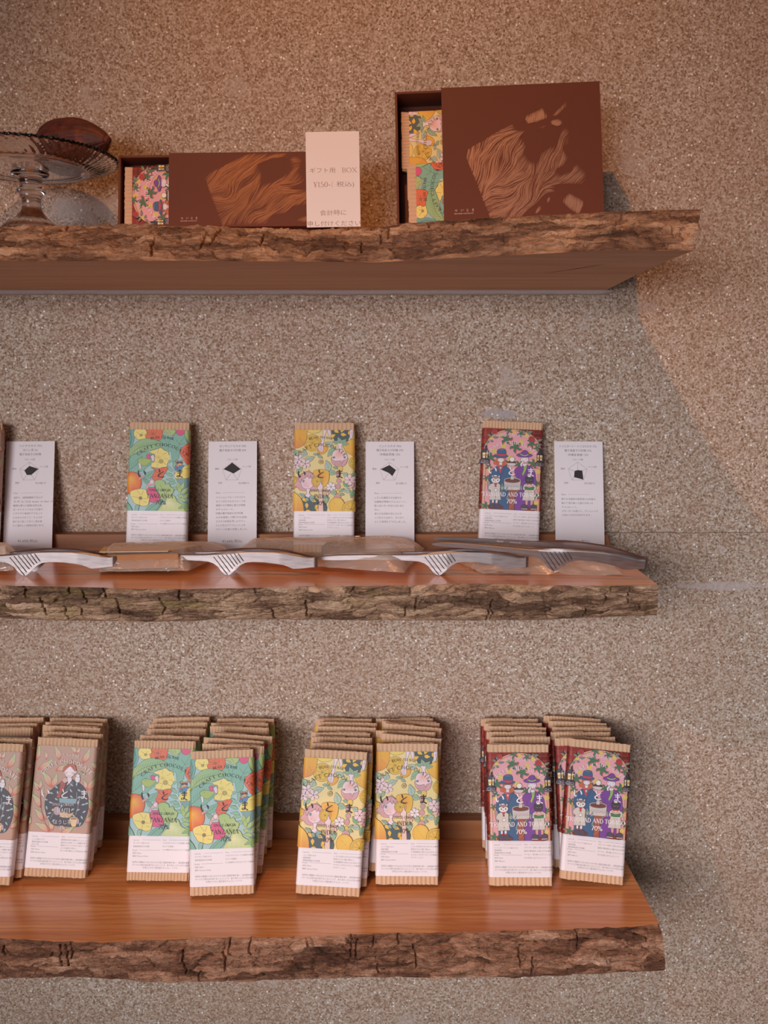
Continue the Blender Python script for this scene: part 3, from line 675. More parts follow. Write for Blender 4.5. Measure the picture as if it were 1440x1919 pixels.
def art_haiti(a):
    G, R, MID = '#b0d79f', '#dd6049', '#e9b7ac'
    a.poly('#c09a86', [(-400, 100), (1700, 100), (1700, 1960), (-400, 1960)])
    L = [((175, 510), (235, 235), 100), ((620, 490), (522, 238), 105), ((380, 490), (345, 320), 55), ((935, 360), (812, 240), 85), ((930, 370), (985, 235), 60), ((1045, 535), (1168, 262), 110), ((232, 670), (502, 468), 110),
         ((560, 685), (770, 555), 90), ((490, 985), (308, 708), 125), ((500, 990), (582, 732), 105), ((1310, 660), (1208, 525), 90), ((1140, 1025), (1310, 765), 120), ((1130, 1015), (1080, 828), 66), ((268, 1055), (163, 888), 80),
         ((280, 1035), (292, 848), 66), ((305, 1180), (342, 965), 74), ((320, 1365), (148, 1115), 110), ((372, 1605), (198, 1378), 100), ((420, 1580), (375, 1250), 90), ((505, 1800), (218, 1640), 120), ((545, 1770), (478, 1590), 100),
         ((690, 1830), (940, 1680), 110), ((1245, 1440), (1185, 1180), 90), ((1150, 1610), (1245, 1470), 90), ((85, 1690), (140, 1530), 90), ((1260, 1880), (1035, 1830), 80), ((150, 630), (140, 510), 60), ((1300, 300), (1340, 230), 80)]
    L += [((b[0]-1230, b[1]+30), (t[0]-1230, t[1]+30), w) for b, t, w in L if b[0] > 1000] + [((b[0]+1230, b[1]-20), (t[0]+1230, t[1]-20), w) for b, t, w in L if b[0] < 330]
    for b, t, w in L:
        a.leaf(R, G, b, t, w, o='#6b4a44', w=4, vein=False)
        q = lambda u, v: (b[0]+(t[0]-b[0])*u-(t[1]-b[1])*v, b[1]+(t[1]-b[1])*u+(t[0]-b[0])*v)
        for v0 in (-.12, -.04, .05, .13): a.ribbon('#f0cfc6', [q(.18, v0*.6+.02), q(.45, v0+.05), q(.66, v0*.7+.07)], [3, 7, 2])
    a.S("310,1360 310,1180 290,1050 215,960", 4, '#6b4a44'); a.S("480,1780 400,1600 330,1400 300,1180", 4, '#6b4a44')
    DK = '#423c44'
    a.F(DK, "775,890 860,838 1000,900 1105,1000 1168,1140 1182,1340 1150,1500 1065,1665 900,1690 620,1680 520,1640 480,1570 425,1490 388,1330 402,1180 470,1060 590,950 700,880")
    rnd = random.Random(4)
    for x, y in [(590, 980), (505, 1090), (620, 1085), (600, 1200), (500, 1260), (430, 1360), (480, 1460), (455, 1530), (560, 1590), (870, 935), (960, 925), (860, 1040), (1010, 1030), (1080, 1050), (875, 1150), (1090, 1290), (1000, 1390), (1115, 1420), (900, 1385), (930, 1490), (1080, 1520), (1050, 1640), (800, 920), (1010, 1160), (1150, 1270), (410, 1210), (1000, 1260), (700, 1330)]:
        r = rnd.uniform(0, PI); a.leaf('#a9c6cd', None, (x-36*math.cos(r), y-36*math.sin(r)), (x+36*math.cos(r), y+36*math.sin(r)), 28, o=None, vein=False)
    a.S("965,1060 975,1260 1020,1170 1000,1330 960,1470", 5, '#cdbfc2'); a.S("500,1560 560,1440", 4, '#cdbfc2')
    a.P('#f0e0e2', "785,780 858,780 868,850 815,925 775,850", w=4); a.E('#f2e2e4', 716, 700, 22, 34, w=4); a.E('#f2e2e4', 925, 695, 22, 34, w=4)
    a.E('#f2e4e6', 818, 690, 100, 112, w=5)
    a.E('#f0bcb8', 752, 735, 24, 18, o=None); a.E('#f0bcb8', 880, 735, 24, 18, o=None); a.S("735,705 760,715 785,705", 5, '#6e4c50'); a.S("850,705 875,715 900,705", 5, '#6e4c50'); a.S("775,765 815,778 850,763", 6, '#9d5a5c')
    a.F('#c0664f', "697,715 708,620 800,550 885,552 935,630 925,690 870,640 825,600 770,640 735,680", w=4)
    for q in ("830,560 760,630", "840,560 890,630", "800,560 720,650"): a.S(q, 3, '#7e3d30')
    a.F('#b4523f', "660,880 745,890 735,980 692,1065 662,1170 600,1160 640,1060 655,960", w=4); [a.S([(680+i*20, 920), (630+i*16, 1140)], 3, '#7e3d30') for i in range(3)]
    a.E('#e7b9ae', 742, 855, 46, k=(742, 855, '#f1d6ce')); a.E('#e7c4ba', 742, 855, 22)
    a.ribbon('#bdb6ba', [(880, 870), (760, 1050)], 5); a.ribbon('#bdb6ba', [(900, 885), (780, 1060)], 4)
    a.P('#8eb2ba', "648,1180 962,1185 955,1275 655,1262", w=4); [a.ribbon('#6f949d', [(665+i*24, 1190), (668+i*24, 1262)], 3) for i in range(12)]
    a.E('#ebe4e4', 970, 830, 50, 62, w=4); a.E('#ebe4e4', 975, 768, 34, 32, w=4); a.S("930,820 945,860", 4, '#7b8790'); a.S("1000,820 1010,860", 4, '#7b8790')
    a.leaf('#9fc99a', None, (1060, 745), (1015, 685), 36, w=3); a.leaf('#cfdcc4', None, (1060, 745), (1110, 715), 36, w=3)
    a.F('#e1b981', "665,1440 800,1440 850,1455 925,1432 860,1520 760,1530 690,1515", w=4); a.E('#e1b981', 560, 1395, 40, 26, w=4); a.F('#c6a9b0', "570,1350 650,1340 660,1470 590,1480 560,1420", w=4); [a.S([(590+i*20, 1360), (595+i*18, 1470)], 3, '#8a6d75') for i in range(3)]
    a.F('#edcd98', "858,1535 1000,1535 992,1610 968,1680 905,1682 868,1610", w=4); a.E('#edcd98', 930, 1535, 72, 24, w=4); a.E('#b98158', 930, 1538, 58, 16, o=None)
    a.F('#c2a2bd', "990,1590 1020,1540 1030,1620 1000,1640", w=4)
    K = '#f4eae4'
    a.serif('BEAN TO BAR', 768, 386, 46, K, arc=760, width=440, sp=.12); a.serif('CRAFT CHOCOLATE', 770, 512, 62, K, arc=600, width=1060, sp=.2, wt=.18)
    for c, x, y in (('i', 400, 1080), ('to', 745, 1088), ('ma', 1100, 1100)): a.kana(c, x, y, 165, '#f7f1ee')
    a.serif('SINGLE ORIGIN', 726, 1290, 44, K, width=400); a.serif('HAITI', 742, 1400, 78, K, width=240); a.serif('70%', 745, 1488, 64, K, width=170)
    a.text('ほうじ茶', 728, 1640, 88, K, 'C'); a.serif('3%', 725, 1705, 64, K, width=110)

def art_trinidad(a):
    rnd = random.Random(9)
    a.poly('#a5483c', [(-500, 100), (1900, 100), (1900, 1900), (-500, 1900)])
    for r in range(24):
        y = 130+r*74; x = -520 + (r % 2)*62
        while x < 1900:
            w = rnd.choice((104, 120, 128)); c = rnd.choice(('#8c2f28', '#7b2823', '#a03a2f', '#93352c', '#6b2822'))
            a.poly(c, [(x, y), (x+w-7, y), (x+w-7, y+66), (x, y+66)]); x += w
    arch = lambda d: [(215+d, 1950)] + [(735+(520-d)*math.cos(math.radians(t)), 600-(395-d)*math.sin(math.radians(t))) for t in range(180, -1, -6)] + [(1255-d, 1950)]
    a.P('#dda98e', arch(0)); a.P('#e8aab0', arch(34))
    for x, y, r in ((740, 268, 40), (990, 322, 40), (520, 352, 40), (885, 455, 46), (560, 540, 46), (390, 640, 46), (695, 780, 48), (1050, 680, 46), (1190, 820, 50), (300, 1000, 50), (290, 1250, 40), (1220, 1030, 40), (1190, 1340, 44), (300, 1740, 46), (1200, 1640, 40), (330, 400, 30)): a.E('#e2c968', x, y, r, o=None)
    for x, y, r, t in ((650, 232, 95, .5), (880, 285, 95, .2), (610, 405, 150, -.2), (790, 555, 150, .4), (1085, 480, 130, .1), (335, 770, 130, .7), (300, 960, 90, 0), (860, 900, 110, .3), (1120, 880, 130, .9), (1215, 1260, 80, .4), (265, 1180, 80, .2), (265, 1720, 110, 1.0), (1230, 1500, 90, .1), (640, 880, 90, .5), (1190, 560, 90, .2)): a.palm(x, y, r*.8, t)
    for b, t in (((330, 370), (245, 320)), ((370, 380), (470, 370)), ((350, 330), (330, 260)), ((300, 470), (230, 490)), ((320, 440), (375, 465)), ((960, 260), (880, 240)), ((980, 250), (1010, 215)), ((1010, 250), (1105, 240)), ((1190, 430), (1275, 375)), ((1190, 480), (1270, 500)), ((1160, 490), (1140, 520)), ((1000, 270), (1070, 290))): a.leaf('#93a08c', None, b, t, 44, w=4)
    for x, y, r in ((392, 265, 50), (1082, 392, 56)):
        a.E('#d64a4a', x, y, r); a.E('#c23c40', x-4, y-2, r*.6); a.E('#d85250', x-2, y, r*.3)
    # two gentlemen at the counter
    a.P('#4b6a8e', "305,1290 312,1120 350,1030 430,955 520,915 620,935 680,985 735,1080 745,1200 720,1400 712,1900 350,1900 345,1400")
    a.S("520,1090 530,1180 525,1400", 4); a.S("430,960 470,1060 520,1130 570,1060 610,940", 4)
    a.P('#dc5055', "465,925 575,925 520,1085"); a.F('#e06a80', "455,925 480,905 520,925 565,905 580,925 555,950 520,935 480,955"); a.E('#c9ccd0', 522, 975, 20, 26); a.P('#ecdfe2', "495,860 550,860 555,912 522,925 492,912", w=4)
    for x, y in ((442, 850), (462, 890), (420, 880), (588, 855), (580, 895), (610, 880)): a.E('#d0764f', x, y, 32, 36, o='#8e4a34', w=4)
    a.E('#ecdfe2', 522, 810, 62, 58); a.F('#cf6f4a', "445,800 450,765 600,765 605,800 560,785 490,785"); a.S("470,800 490,808", 5); a.S("550,808 575,800", 5)
    a.E('#4b6a8e', 520, 742, 136, 34); a.F('#4b6a8e', "452,720 455,625 530,598 602,620 612,722 530,745"); a.E('#5c7ba0', 530, 622, 70, 20); a.P('#cf4d5c', "448,702 612,704 618,735 530,752 445,732", w=4)
    a.P('#83509f', "778,1000 830,950 900,915 1000,900 1110,950 1168,1060 1195,1260 1150,1420 1160,1900 800,1900 815,1400 905,1250 790,1120")
    for i in range(90): a.E('#5b3475', 815+(i*73) % 340, 950+(i*131) % 850, 4, o=None, n=5)
    a.S("905,1250 1000,1120 1060,940", 4); a.S("905,1250 840,1060", 4)
    a.P('#9fbf6a', "945,910 1010,905 1000,1000 945,1125 920,1085 950,1000"); a.P('#ecdfe2', "930,880 1000,880 1010,915 960,935 930,920", w=4)
    a.E('#ecdfe2', 960, 795, 78, 62); a.S("890,780 920,785", 5); a.S("990,780 1020,775", 5)
    a.F('#ecdfe2', "890,930 885,880 930,830 950,850 920,900 925,935"); a.E('#83509f', 955, 715, 148, 44); a.F('#83509f', "888,700 905,645 955,615 1005,632 1025,700 960,722"); a.F('#a9c873', "885,690 960,712 1030,690 1030,712 960,735 884,712", w=4)
    for i in range(26): a.E('#5b3475', 840+(i*47) % 230, 640+(i*31) % 105, 4, o=None, n=5)
    # sweet on a plate, chocolate mill
    a.F('#5d4640', "640,860 700,835 790,850 800,880 720,910 650,890"); a.F('#d8d0d2', "630,880 800,880 770,930 680,930"); a.E('#efe6d4', 730, 805, 48, k=(720, 795, '#f6f0e4'))
    a.P('#a5614f', "680,1395 905,1395 830,1470 800,1560 795,1900 700,1900 690,1560 690,1470"); a.S("750,1500 800,1640 700,1750", 5, '#d68d80')
    a.P('#cfc8c6', "592,1215 905,1215 895,1390 850,1405 640,1405 605,1390"); a.E('#d9d3d1', 748, 1212, 156, 52); a.E('#7c4a40', 748, 1216, 142, 40)
    for i in range(4): a.E(None or '#cfc8c6', 650+i*66, 1320, 26, o='#a49a9a'); a.S([(640+i*66, 1320), (655+i*66, 1335), (668+i*66, 1315)], 4, '#a49a9a')
    a.P('#d3ccca', "715,1125 780,1125 775,1200 712,1200"); a.E('#dcd6d4', 748, 1126, 33, 10)
    for b, t in (((560, 1400), (555, 1270)), ((540, 1420), (580, 1440)), ((630, 1430), (660, 1340)), ((850, 1440), (820, 1420)), ((920, 1370), (905, 1300)), ((940, 1440), (930, 1420)), ((640, 1560), (700, 1550))): a.leaf('#8fae9a', None, b, t, 46, w=4)
    # two cats in coats
    a.F('#a99a98', "285,1260 320,1240 345,1300 330,1370 350,1420 310,1430 290,1340", w=4)
    a.P('#d6cfc4', "345,1300 400,1270 480,1270 530,1310 525,1420 548,1600 330,1605 355,1420 305,1390 310,1340"); a.S("440,1420 450,1600", 3); a.E('#6d635c', 448, 1545, 8, o=None)
    a.P('#ece6e6', "365,1185 370,1120 405,1155"); a.P('#ece6e6', "515,1185 508,1118 470,1155"); a.E('#ece6e6', 438, 1208, 84, 72); a.F('#a08a86', "360,1190 400,1145 480,1145 518,1190 470,1178 440,1200 405,1178", w=4)
    for x in (400, 478): a.E('#6a5a4a', x, 1218, 12, 14, o=None)
    a.E('#5a4a4a', 438, 1240, 8, o=None); a.E('#f1eaea', 430, 1132, 36, 14); a.P('#c9484c', "400,1275 480,1275 450,1310 460,1350 425,1350 430,1310"); a.E('#f1eaea', 445, 1415, 30)
    a.P('#ece6e6', "385,1605 420,1605 420,1670 385,1670", w=4); a.P('#ece6e6', "450,1605 490,1605 490,1670 450,1670", w=4); a.P('#d8474a', "383,1660 424,1660 424,1710 383,1710", w=4); a.P('#d8474a', "448,1660 494,1660 494,1710 448,1710", w=4)
    a.E('#8a4438', 455, 1750, 140, 46); a.E('#5c5462', 405, 1728, 60, 50); a.E('#5c5462', 490, 1728, 56, 50)
    a.P('#d6cfc4', "960,1300 1010,1270 1130,1270 1190,1310 1195,1380 1160,1400 1175,1600 940,1600 980,1400 945,1380"); a.E('#6d635c', 1050, 1430, 7, o=None); a.E('#6d635c', 1092, 1430, 7, o=None); a.S("1068,1440 1070,1600", 3)
    a.P('#4f4850', "985,1180 990,1120 1030,1155"); a.P('#4f4850', "1140,1180 1135,1118 1100,1155"); a.E('#4f4850', 1062, 1198, 80, 72); a.S("1020,1200 1040,1205 1055,1198", 4, '#b9aeb2'); a.S("1080,1198 1095,1205 1112,1200", 4, '#b9aeb2'); a.E('#f1eaea', 1062, 1130, 36, 14)
    a.P('#d8474a', "1010,1262 1120,1262 1110,1290 1065,1280 1020,1292"); a.P('#e8b9b4', "995,1300 1065,1325 1145,1300 1140,1330 1065,1350 1000,1330"); a.P('#4f8a5c', "975,1330 1065,1350 1160,1330 1150,1388 1065,1395 985,1388")
    a.P('#e0a49c', "1000,1600 1050,1600 1045,1690 1005,1690", w=4); a.P('#e0a49c', "1095,1600 1145,1600 1140,1690 1100,1690", w=4)
    a.E('#8a4438', 1070, 1770, 150, 34); a.E('#5c5462', 990, 1725, 66, 48); a.E('#5c5462', 1155, 1725, 62, 48); a.ribbon('#eee', [(930, 1765), (1040, 1768)], 9) if False else a.ribbon('#eeeeee', [(930, 1765), (1040, 1768)], 9); a.ribbon('#eeeeee', [(1105, 1768), (1212, 1765)], 9)
    for x in (240, 1232):
        y = 0 if x < 500 else 22; L = '#473d46'
        a.P(L, [(x-12, 560+y), (x, 535+y), (x+12, 560+y), (x+12, 600+y), (x+46, 650+y), (x+46, 690+y), (x+40, 800+y), (x+64, 830+y), (x+70, 900+y), (x-70, 900+y), (x-64, 830+y), (x-40, 800+y), (x-46, 690+y), (x-46, 650+y), (x-12, 600+y)])
        for dx in (-20, 20): a.P('#f0e3b4', [(x+dx-15, 685+y), (x+dx+15, 685+y), (x+dx+11, 790+y), (x+dx-11, 790+y)], w=3); a.E('#e0a83c', x+dx, 740+y, 10, 24, o=None)
        for dx in (-28, 28): a.E('#473d46', x+dx, 855+y, 20, 18, o='#cdc4c6', w=5)
        a.ribbon('#cdc4c6', [(x-64, 884+y), (x+64, 884+y)], 5)
    K = '#f5ecec'
    a.serif('BEAN TO BAR', 725, 322, 46, K, arc=760, width=450, sp=.12); a.serif('CRAFT CHOCOLATE', 726, 476, 60, K, arc=600, width=1060, sp=.2, wt=.17)
    for c, x, y in (('i', 378, 1018), ('to', 728, 1022), ('ma', 1082, 1040)): a.kana(c, x, y, 168, '#faf6f6')
    a.serif('SINGLE ORIGIN', 735, 1376, 44, K, width=400); a.serif('TRINIDAD AND TOBAGO', 725, 1492, 78, K, width=1030, wt=.17); a.serif('70%', 745, 1625, 80, K, width=200, wt=.18)

KINDS = {
 'tanzania': dict(art=art_tanzania, quad=[(140, 250), (1300, 245), (1292, 1880), (118, 1885)], base='#9cc4b8', info=(['タンザニア産カカオ', '奄美諸島産きび砂糖'], ['焙煎 20min', '磨砕 72hours+15min'], ['トロピカルフルーツの風味と柑橘', 'のような酸味。', '15 分磨砕カカオのツブツブ食感'])),
 'india': dict(art=art_india, quad=[(128, 200), (1290, 205), (1295, 1805), (115, 1795)], base='#ecc766', info=(['インド産カカオ', '国産黒糖', '奄美諸島産きび砂糖'], ['焙煎 20min', '磨砕 72hours+0min'], ['レモンを思わせるさわやかな酸味', '苦味の少ない軽い味わい。', '72 時間磨砕の滑らかな口当たりと', 'カカオニブのポリポリした食感の', 'グラデーション'])),
 'haiti': dict(art=art_haiti, quad=[(165, 225), (1325, 245), (1240, 1815), (72, 1795)], base='#c09a86', info=(['ハイチ産カカオ', '奄美諸島産きび砂糖', 'ほうじ茶'], ['焙煎 20min', '磨砕 24hours+5min'], ['短時間の焙煎と磨砕はフレッシュで', 'BEAN TO BAR らしい複雑な香り。', '酸味は少なくカカオニブはナッツの', 'ような食感と味わい。', 'ほうじ茶の香ばしさが残るあと味。'])),
 'trinidad': dict(art=art_trinidad, quad=[(155, 190), (1315, 205), (1312, 1805), (155, 1778)], base='#8c332b', info=(['トリニダードトバコ産カカオ', '国産黒糖', '奄美諸島産きび砂糖'], ['焙煎 20min', '磨砕 48hours'], ['スモーキーな香りと柔らかな口溶け', '酸味や果実感など華やかな印象は', 'すくなく、落ち着いたマニッシュな', '渋さを感じるチョコレート'])),
}
def make_sleeve(kind, parent):
    k = KINDS[kind]; a = Art(); fl = HW-BR_; us = []
    a.frame([(0, 0), (1, 0), (1, 1), (0, 1)], [(-HW, 1), (BW+HW, 1), (BW+HW, 0), (-HW, 0)])
    # art, trimmed to the picture part of the paper
    a.frame(k['quad'], ART_RECT); k['art'](a)
    cuts = []
    for sg in (-1, 1):
        for s in [fl + BR_*PI/2*i/5 for i in range(6)] + [fl + BR_*PI/2 + (BT-2*BR_)]: cuts.append(HW + sg*s/SCALE_S)
    side = (fl + BR_*PI/2 + BT - 2*BR_)/SCALE_S
    def paper(bm, cl):                          # the paper band itself, all the way round
        ss = []
        N = 60
        for i in range(N+1): ss.append(-HALF + 2*HALF*i/N)
        for sg in (-1, 1):
            for i in range(7): ss.append(sg*(fl + BR_*PI/2*i/6)); ss.append(sg*(fl + BR_*PI/2 + BT - 2*BR_ + BR_*PI/2*i/6))
        ss = sorted(set(round(s, 7) for s in ss))
        for z0, z1, c in ((Z_ART_BOT, Z_ART_TOP, lin(k['base'])), (Z_INFO_BOT, Z_ART_BOT, lin('#f3eaec'))):
            rows = []
            for z, h in ((z1, -0.0004), (z1, 0), (z0, 0), (z0, -0.0004)):
                r = []
                for s in ss:
                    v = bm.verts.new(perim(s, PAPER_H + h - 0.00004) + (z,)); v[cl] = c; r.append(v)
                rows.append(r)
            for r0, r1 in zip(rows[:-1], rows[1:]):
                for i in range(len(ss)-1): bm.faces.new((r0[i], r1[i], r1[i+1], r0[i+1]))
    # picture and text panels are two prints on one sheet
    o1 = a.build('printed_sleeve', sleeve_map, (HW-side, HW+side, Z_ART_BOT, Z_ART_TOP), cuts, mat=M_SLEEVE, parent=None, under=paper)
    b = Art(); b.frame([(20, 105), (1195, 105), (1195, 772), (12, 775)], INFO_RECT); info_panel(b, *k['info'])
    o2 = b.build('t', sleeve_map, (HW-side, HW+side, Z_INFO_BOT, Z_ART_BOT), cuts, mat=M_SLEEVE)
    bm = bmesh.new(); bm.from_mesh(o1.data); bm.from_mesh(o2.data)
    me = bpy.data.meshes.new('printed_sleeve'); bm.to_mesh(me); bm.free()
    for o in (o1, o2): m_ = o.data; bpy.data.objects.remove(o); bpy.data.meshes.remove(m_)
    return link('printed_sleeve', me, M_SLEEVE, parent)

def pinch(y, z):                                # the open top end is pressed together
    k = 1 - 0.58*min(1, max(0, (z-(BL-0.0096))/0.0090)); return -BT/2 + (y+BT/2)*k
def corrugated_mesh(ridges=19, seed=0):
    rnd = random.Random(seed); V = []; Fc = []
    N = 440; pitch = 2*HALF/round(2*HALF/(BW/ridges))
    rows = []
    zr = [0.0, 0.0006, 0.02, BL/2, BL-0.0096, BL-0.0006, BL]
    jag = [rnd.uniform(-1, 1) for _ in range(N//5+2)]
    for zi, z in enumerate(zr):
        r = []
        for i in range(N):
            s = -HALF + 2*HALF*i/N
            ph = (s/pitch) % 1.0
            hgt = 0.0010*(abs(math.cos(PI*ph))**2.2) - 0.0004
            x, y = perim(s, hgt); y = pinch(y, z)
            j = jag[i//5]*0.0005*(1 if zi in (0, 1, 5, 6) else 0)
            r.append(len(V)); V.append((x, y, z+j))
        rows.append(r)
    inner = []
    for z in (0.0, BL):
        r = []
        for i in range(N):
            x, y = perim(-HALF + 2*HALF*i/N, -0.0011); y = pinch(y, z); r.append(len(V)); V.append((x, y, z))
        inner.append(r)
    deep = []
    for z in (0.004, BL-0.003):
        r = []
        for i in range(N):
            x, y = perim(-HALF + 2*HALF*i/N, -0.0011); y = pinch(y, z); r.append(len(V)); V.append((x, y, z))
        deep.append(r)
    def strip(a, b):
        for i in range(N): Fc.append((a[i], a[(i+1) % N], b[(i+1) % N], b[i]))
    for a, b in zip(rows[:-1], rows[1:]): strip(a, b)
    strip(inner[0], rows[0]); strip(rows[-1], inner[1]); strip(deep[0], inner[0]); strip(inner[1], deep[1])
    for d_ in deep: Fc.append(tuple(d_))
    # overlapping end of the board seen along the top edge
    me = bpy.data.meshes.new('corrugated_wrapper'); me.from_pydata(V, [], Fc); me.update()
    return me
def flap_mesh(x0, x1, dz):
    bm = bmesh.new(); bm_box(bm, x0, x1, -BT/2+.0042, -BT/2+.0054, BL-0.006, BL+dz*.5, 0.0002)
    me = bpy.data.meshes.new('end_flap'); bm.to_mesh(me); bm.free(); return me
def pack_mesh():
    bm = bmesh.new(); bm_box(bm, -HW+0.003, HW-0.003, -BT/2+0.0016, BT/2-0.0016, 0.005, BL-0.011, 0.001)
    me = bpy.data.meshes.new('inner_pack'); bm.to_mesh(me); bm.free(); return me
CORR = [corrugated_mesh(16, 1), corrugated_mesh(14, 2), corrugated_mesh(19, 3)]
FLAPS = [flap_mesh(-HW+.004, .004, .0022), flap_mesh(-.006, HW-.004, .0026), flap_mesh(-HW+.01, HW-.012, .0014)]
PACK = pack_mesh()
for me in CORR + FLAPS: me.materials.append(M_KRAFT)
PACK.materials.append(M_FOIL)
BASE_SLEEVE = {}
FLAV = {'tanzania': 'green', 'india': 'yellow', 'haiti': 'tan', 'trinidad': 'red'}
_n = [0]
def make_bar(kind):
    """Empty at the foot of the bar: corrugated board wrapper, printed paper band, foil pack inside."""
    i = _n[0]; _n[0] += 1
    r = empty('chocolate_bar')
    o = bpy.data.objects.new('corrugated_wrapper', CORR[(i*7) % 3]); C.objects.link(o); o.parent = r
    o = bpy.data.objects.new('end_flap', FLAPS[(i*5+i//3) % 3]); C.objects.link(o); o.parent = r
    o = bpy.data.objects.new('inner_pack', PACK); C.objects.link(o); o.parent = r
    if kind not in BASE_SLEEVE: BASE_SLEEVE[kind] = make_sleeve(kind, r)
    else:
        s = BASE_SLEEVE[kind].copy(); C.objects.link(s); s.parent = r
    return r
ROLL_FRONT = {('trinidad', 'right'): 1.25, ('india', 'left'): 1.3}
# ------------------------------------------------------------------ wall
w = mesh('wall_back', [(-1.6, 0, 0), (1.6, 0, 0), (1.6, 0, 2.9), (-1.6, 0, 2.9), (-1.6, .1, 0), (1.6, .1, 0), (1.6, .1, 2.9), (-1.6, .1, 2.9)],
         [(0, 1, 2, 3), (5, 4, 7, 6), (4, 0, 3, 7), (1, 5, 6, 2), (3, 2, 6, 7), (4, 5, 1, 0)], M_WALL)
tag(w, kind='structure')

# ------------------------------------------------------------------ live-edge shelves
Z_MID, Z_LOW, Z_TOP = CAM_Z - 0.1904, CAM_Z - 0.5886, CAM_Z + 0.1995
XL = -0.62
def edge_fn(px, z):
    P = [at_z(x, y, z) for x, y in px]; X = [p.x for p in P]; Dp = [-p.y for p in P]
    return lambda x: np.interp(x, X, Dp)
def make_shelf(name, z1, z0, top_px, bot_px, end_top, end_bot, end_back, m_top, m_under, m_bark, amp, seed, label, strip=None, slope_k=0.0):
    """slab fixed to the wall: flat sawn faces and a strip of bark left on the front edge"""
    root = empty(name, (0, 0, z1)); tag(root, label, 'shelf', 'live edge wall shelves')
    ft, fb = edge_fn(top_px, z1), edge_fn(bot_px, z0)
    et, eb = at_z(*end_top, z1).x, at_z(*end_bot, z0).x
    bk = end_back
    NX, NR, ND = 1500, 64, 12
    u = np.linspace(0, 1, NX)
    # bark sheet
    v = np.linspace(0, 1, NR); U, Vv = np.meshgrid(u, v)
    xt = XL + u*(et-XL); xb = XL + u*(eb-XL)
    wob = lambda x, s: (fbm(x*55, x*0+s, seed+s, 4)-.5)*0.005
    dt = ft(xt) + wob(xt, 3); db = fb(xb) + wob(xb, 7)
    X = xt*(1-Vv) + xb*Vv; Dd = dt*(1-Vv) + db*Vv; Z = z1 + (z0-z1)*Vv - z1
    s_ = (Vv*(abs(z1-z0)))                         # metres down the edge
    wx = X + (fbm(X*40, s_*60, seed+1, 3)-.5)*0.03; ws = s_ + (fbm(X*30, s_*40, seed+2, 3)-.5)*0.016
    f1, f2, idn = cells(wx*24, ws*125, seed); g1, g2, id2 = cells(wx*62, ws*330, seed+5)
    crack = np.clip((f2-f1)/0.22, 0, 1); cr2 = np.clip((g2-g1)/0.3, 0, 1)
    rid = 1-np.abs(2*fbm(X*26, s_*150, seed+3, 5)-1)
    rs = random.Random(seed); vc = np.zeros(X.shape)
    for _ in range(26):                             # checks running up and down the bark
        xc = rs.uniform(XL, et); v0 = rs.uniform(-.3, .7); v1 = v0+rs.uniform(.25, .6)
        vc = np.maximum(vc, np.clip(1-np.abs(X-xc-(fbm(s_*90, X*0+xc*50, seed+4, 3)-.5)*.012)/.0014, 0, 1)*((Vv > v0) & (Vv < v1)))
    hgt = amp*(0.42*crack + 0.34*idn + 0.22*cr2*0.6 + 0.22*id2 - 0.8*vc + 0.65*(rid-.6) + 0.5*(fbm(X*140, s_*420, seed+9, 3)-.5) + 0.30*(1-np.abs(2*fbm(X*120, s_*700, seed+13, 4)-1)-.6))
    edge = np.clip(np.minimum(Vv, 1-Vv)/0.10, 0, 1)
    bul = 0.0035*np.sin(PI*Vv)
    off = (hgt-amp*0.55)*(0.35+0.65*edge) + bul
    # push outwards along the edge's own normal
    nd = abs(z1-z0); nz = (db-dt); L = np.sqrt(nd**2+nz**2); ny_ = nd/L; nz_ = nz/L
    Dd = Dd + off*ny_; Z = Z + off*np.maximum(nz_, -0.2)*edge
    P = np.stack([X, -Dd, Z], -1).reshape(-1, 3)
    idx = np.arange(NR*NX).reshape(NR, NX)
    q = np.stack([idx[1:, :-1], idx[1:, 1:], idx[:-1, 1:], idx[:-1, :-1]], -1).reshape(-1, 4)
    me = bpy.data.meshes.new('bark_edge'); me.from_pydata(P.tolist(), [], q.tolist()); me.update()
    at = me.attributes.new('plate', 'FLOAT', 'POINT')
    at.data.foreach_set('value', (0.5*idn + 0.5*fbm(X*18, s_*50, seed+31, 4)).reshape(-1).astype(np.float32))
    link('bark_edge', me, m_bark, root, True)
    # sawn plank: top, underside, back and both ends
    VV = []; FF = []; MI = []
    def grid(zz, dfr, ex, mi, flip):
        b = len(VV); M = 240; uu = np.linspace(0, 1, M)
        for k in range(ND+1):
            t = k/ND
            for a in uu:
                xe = bk + (ex-bk)*t**3; x = XL + a*(xe-XL)
                xf = XL + a*(ex-XL); VV.append((x, -t*(np.interp(a, u, dfr)), zz-z1))
        for k in range(ND):
            for j in range(M-1):
                f = (b+k*M+j, b+(k+1)*M+j, b+(k+1)*M+j+1, b+k*M+j+1)
                FF.append(f if not flip else f[::-1]); MI.append(mi)
        return b, M
    Dt = (Dd[0]).copy(); Db = (Dd[-1]).copy()
    b1, M = grid(z1, Dt, et, 0, False); b2, _ = grid(z0, Db, eb, 1, True)
    for j, fl in ((M-1, False), (0, True)):
        for k in range(ND):
            f = (b1+k*M+j, b1+(k+1)*M+j, b2+(k+1)*M+j, b2+k*M+j); FF.append(f if not fl else f[::-1]); MI.append(1)
    for j in range(M-1):
        FF.append((b1+j, b1+j+1, b2+j+1, b2+j)); MI.append(1)
    me = bpy.data.meshes.new('plank'); me.from_pydata(VV, [], FF); me.update()
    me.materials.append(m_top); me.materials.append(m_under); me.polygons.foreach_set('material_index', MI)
    link('plank', me, None, root)
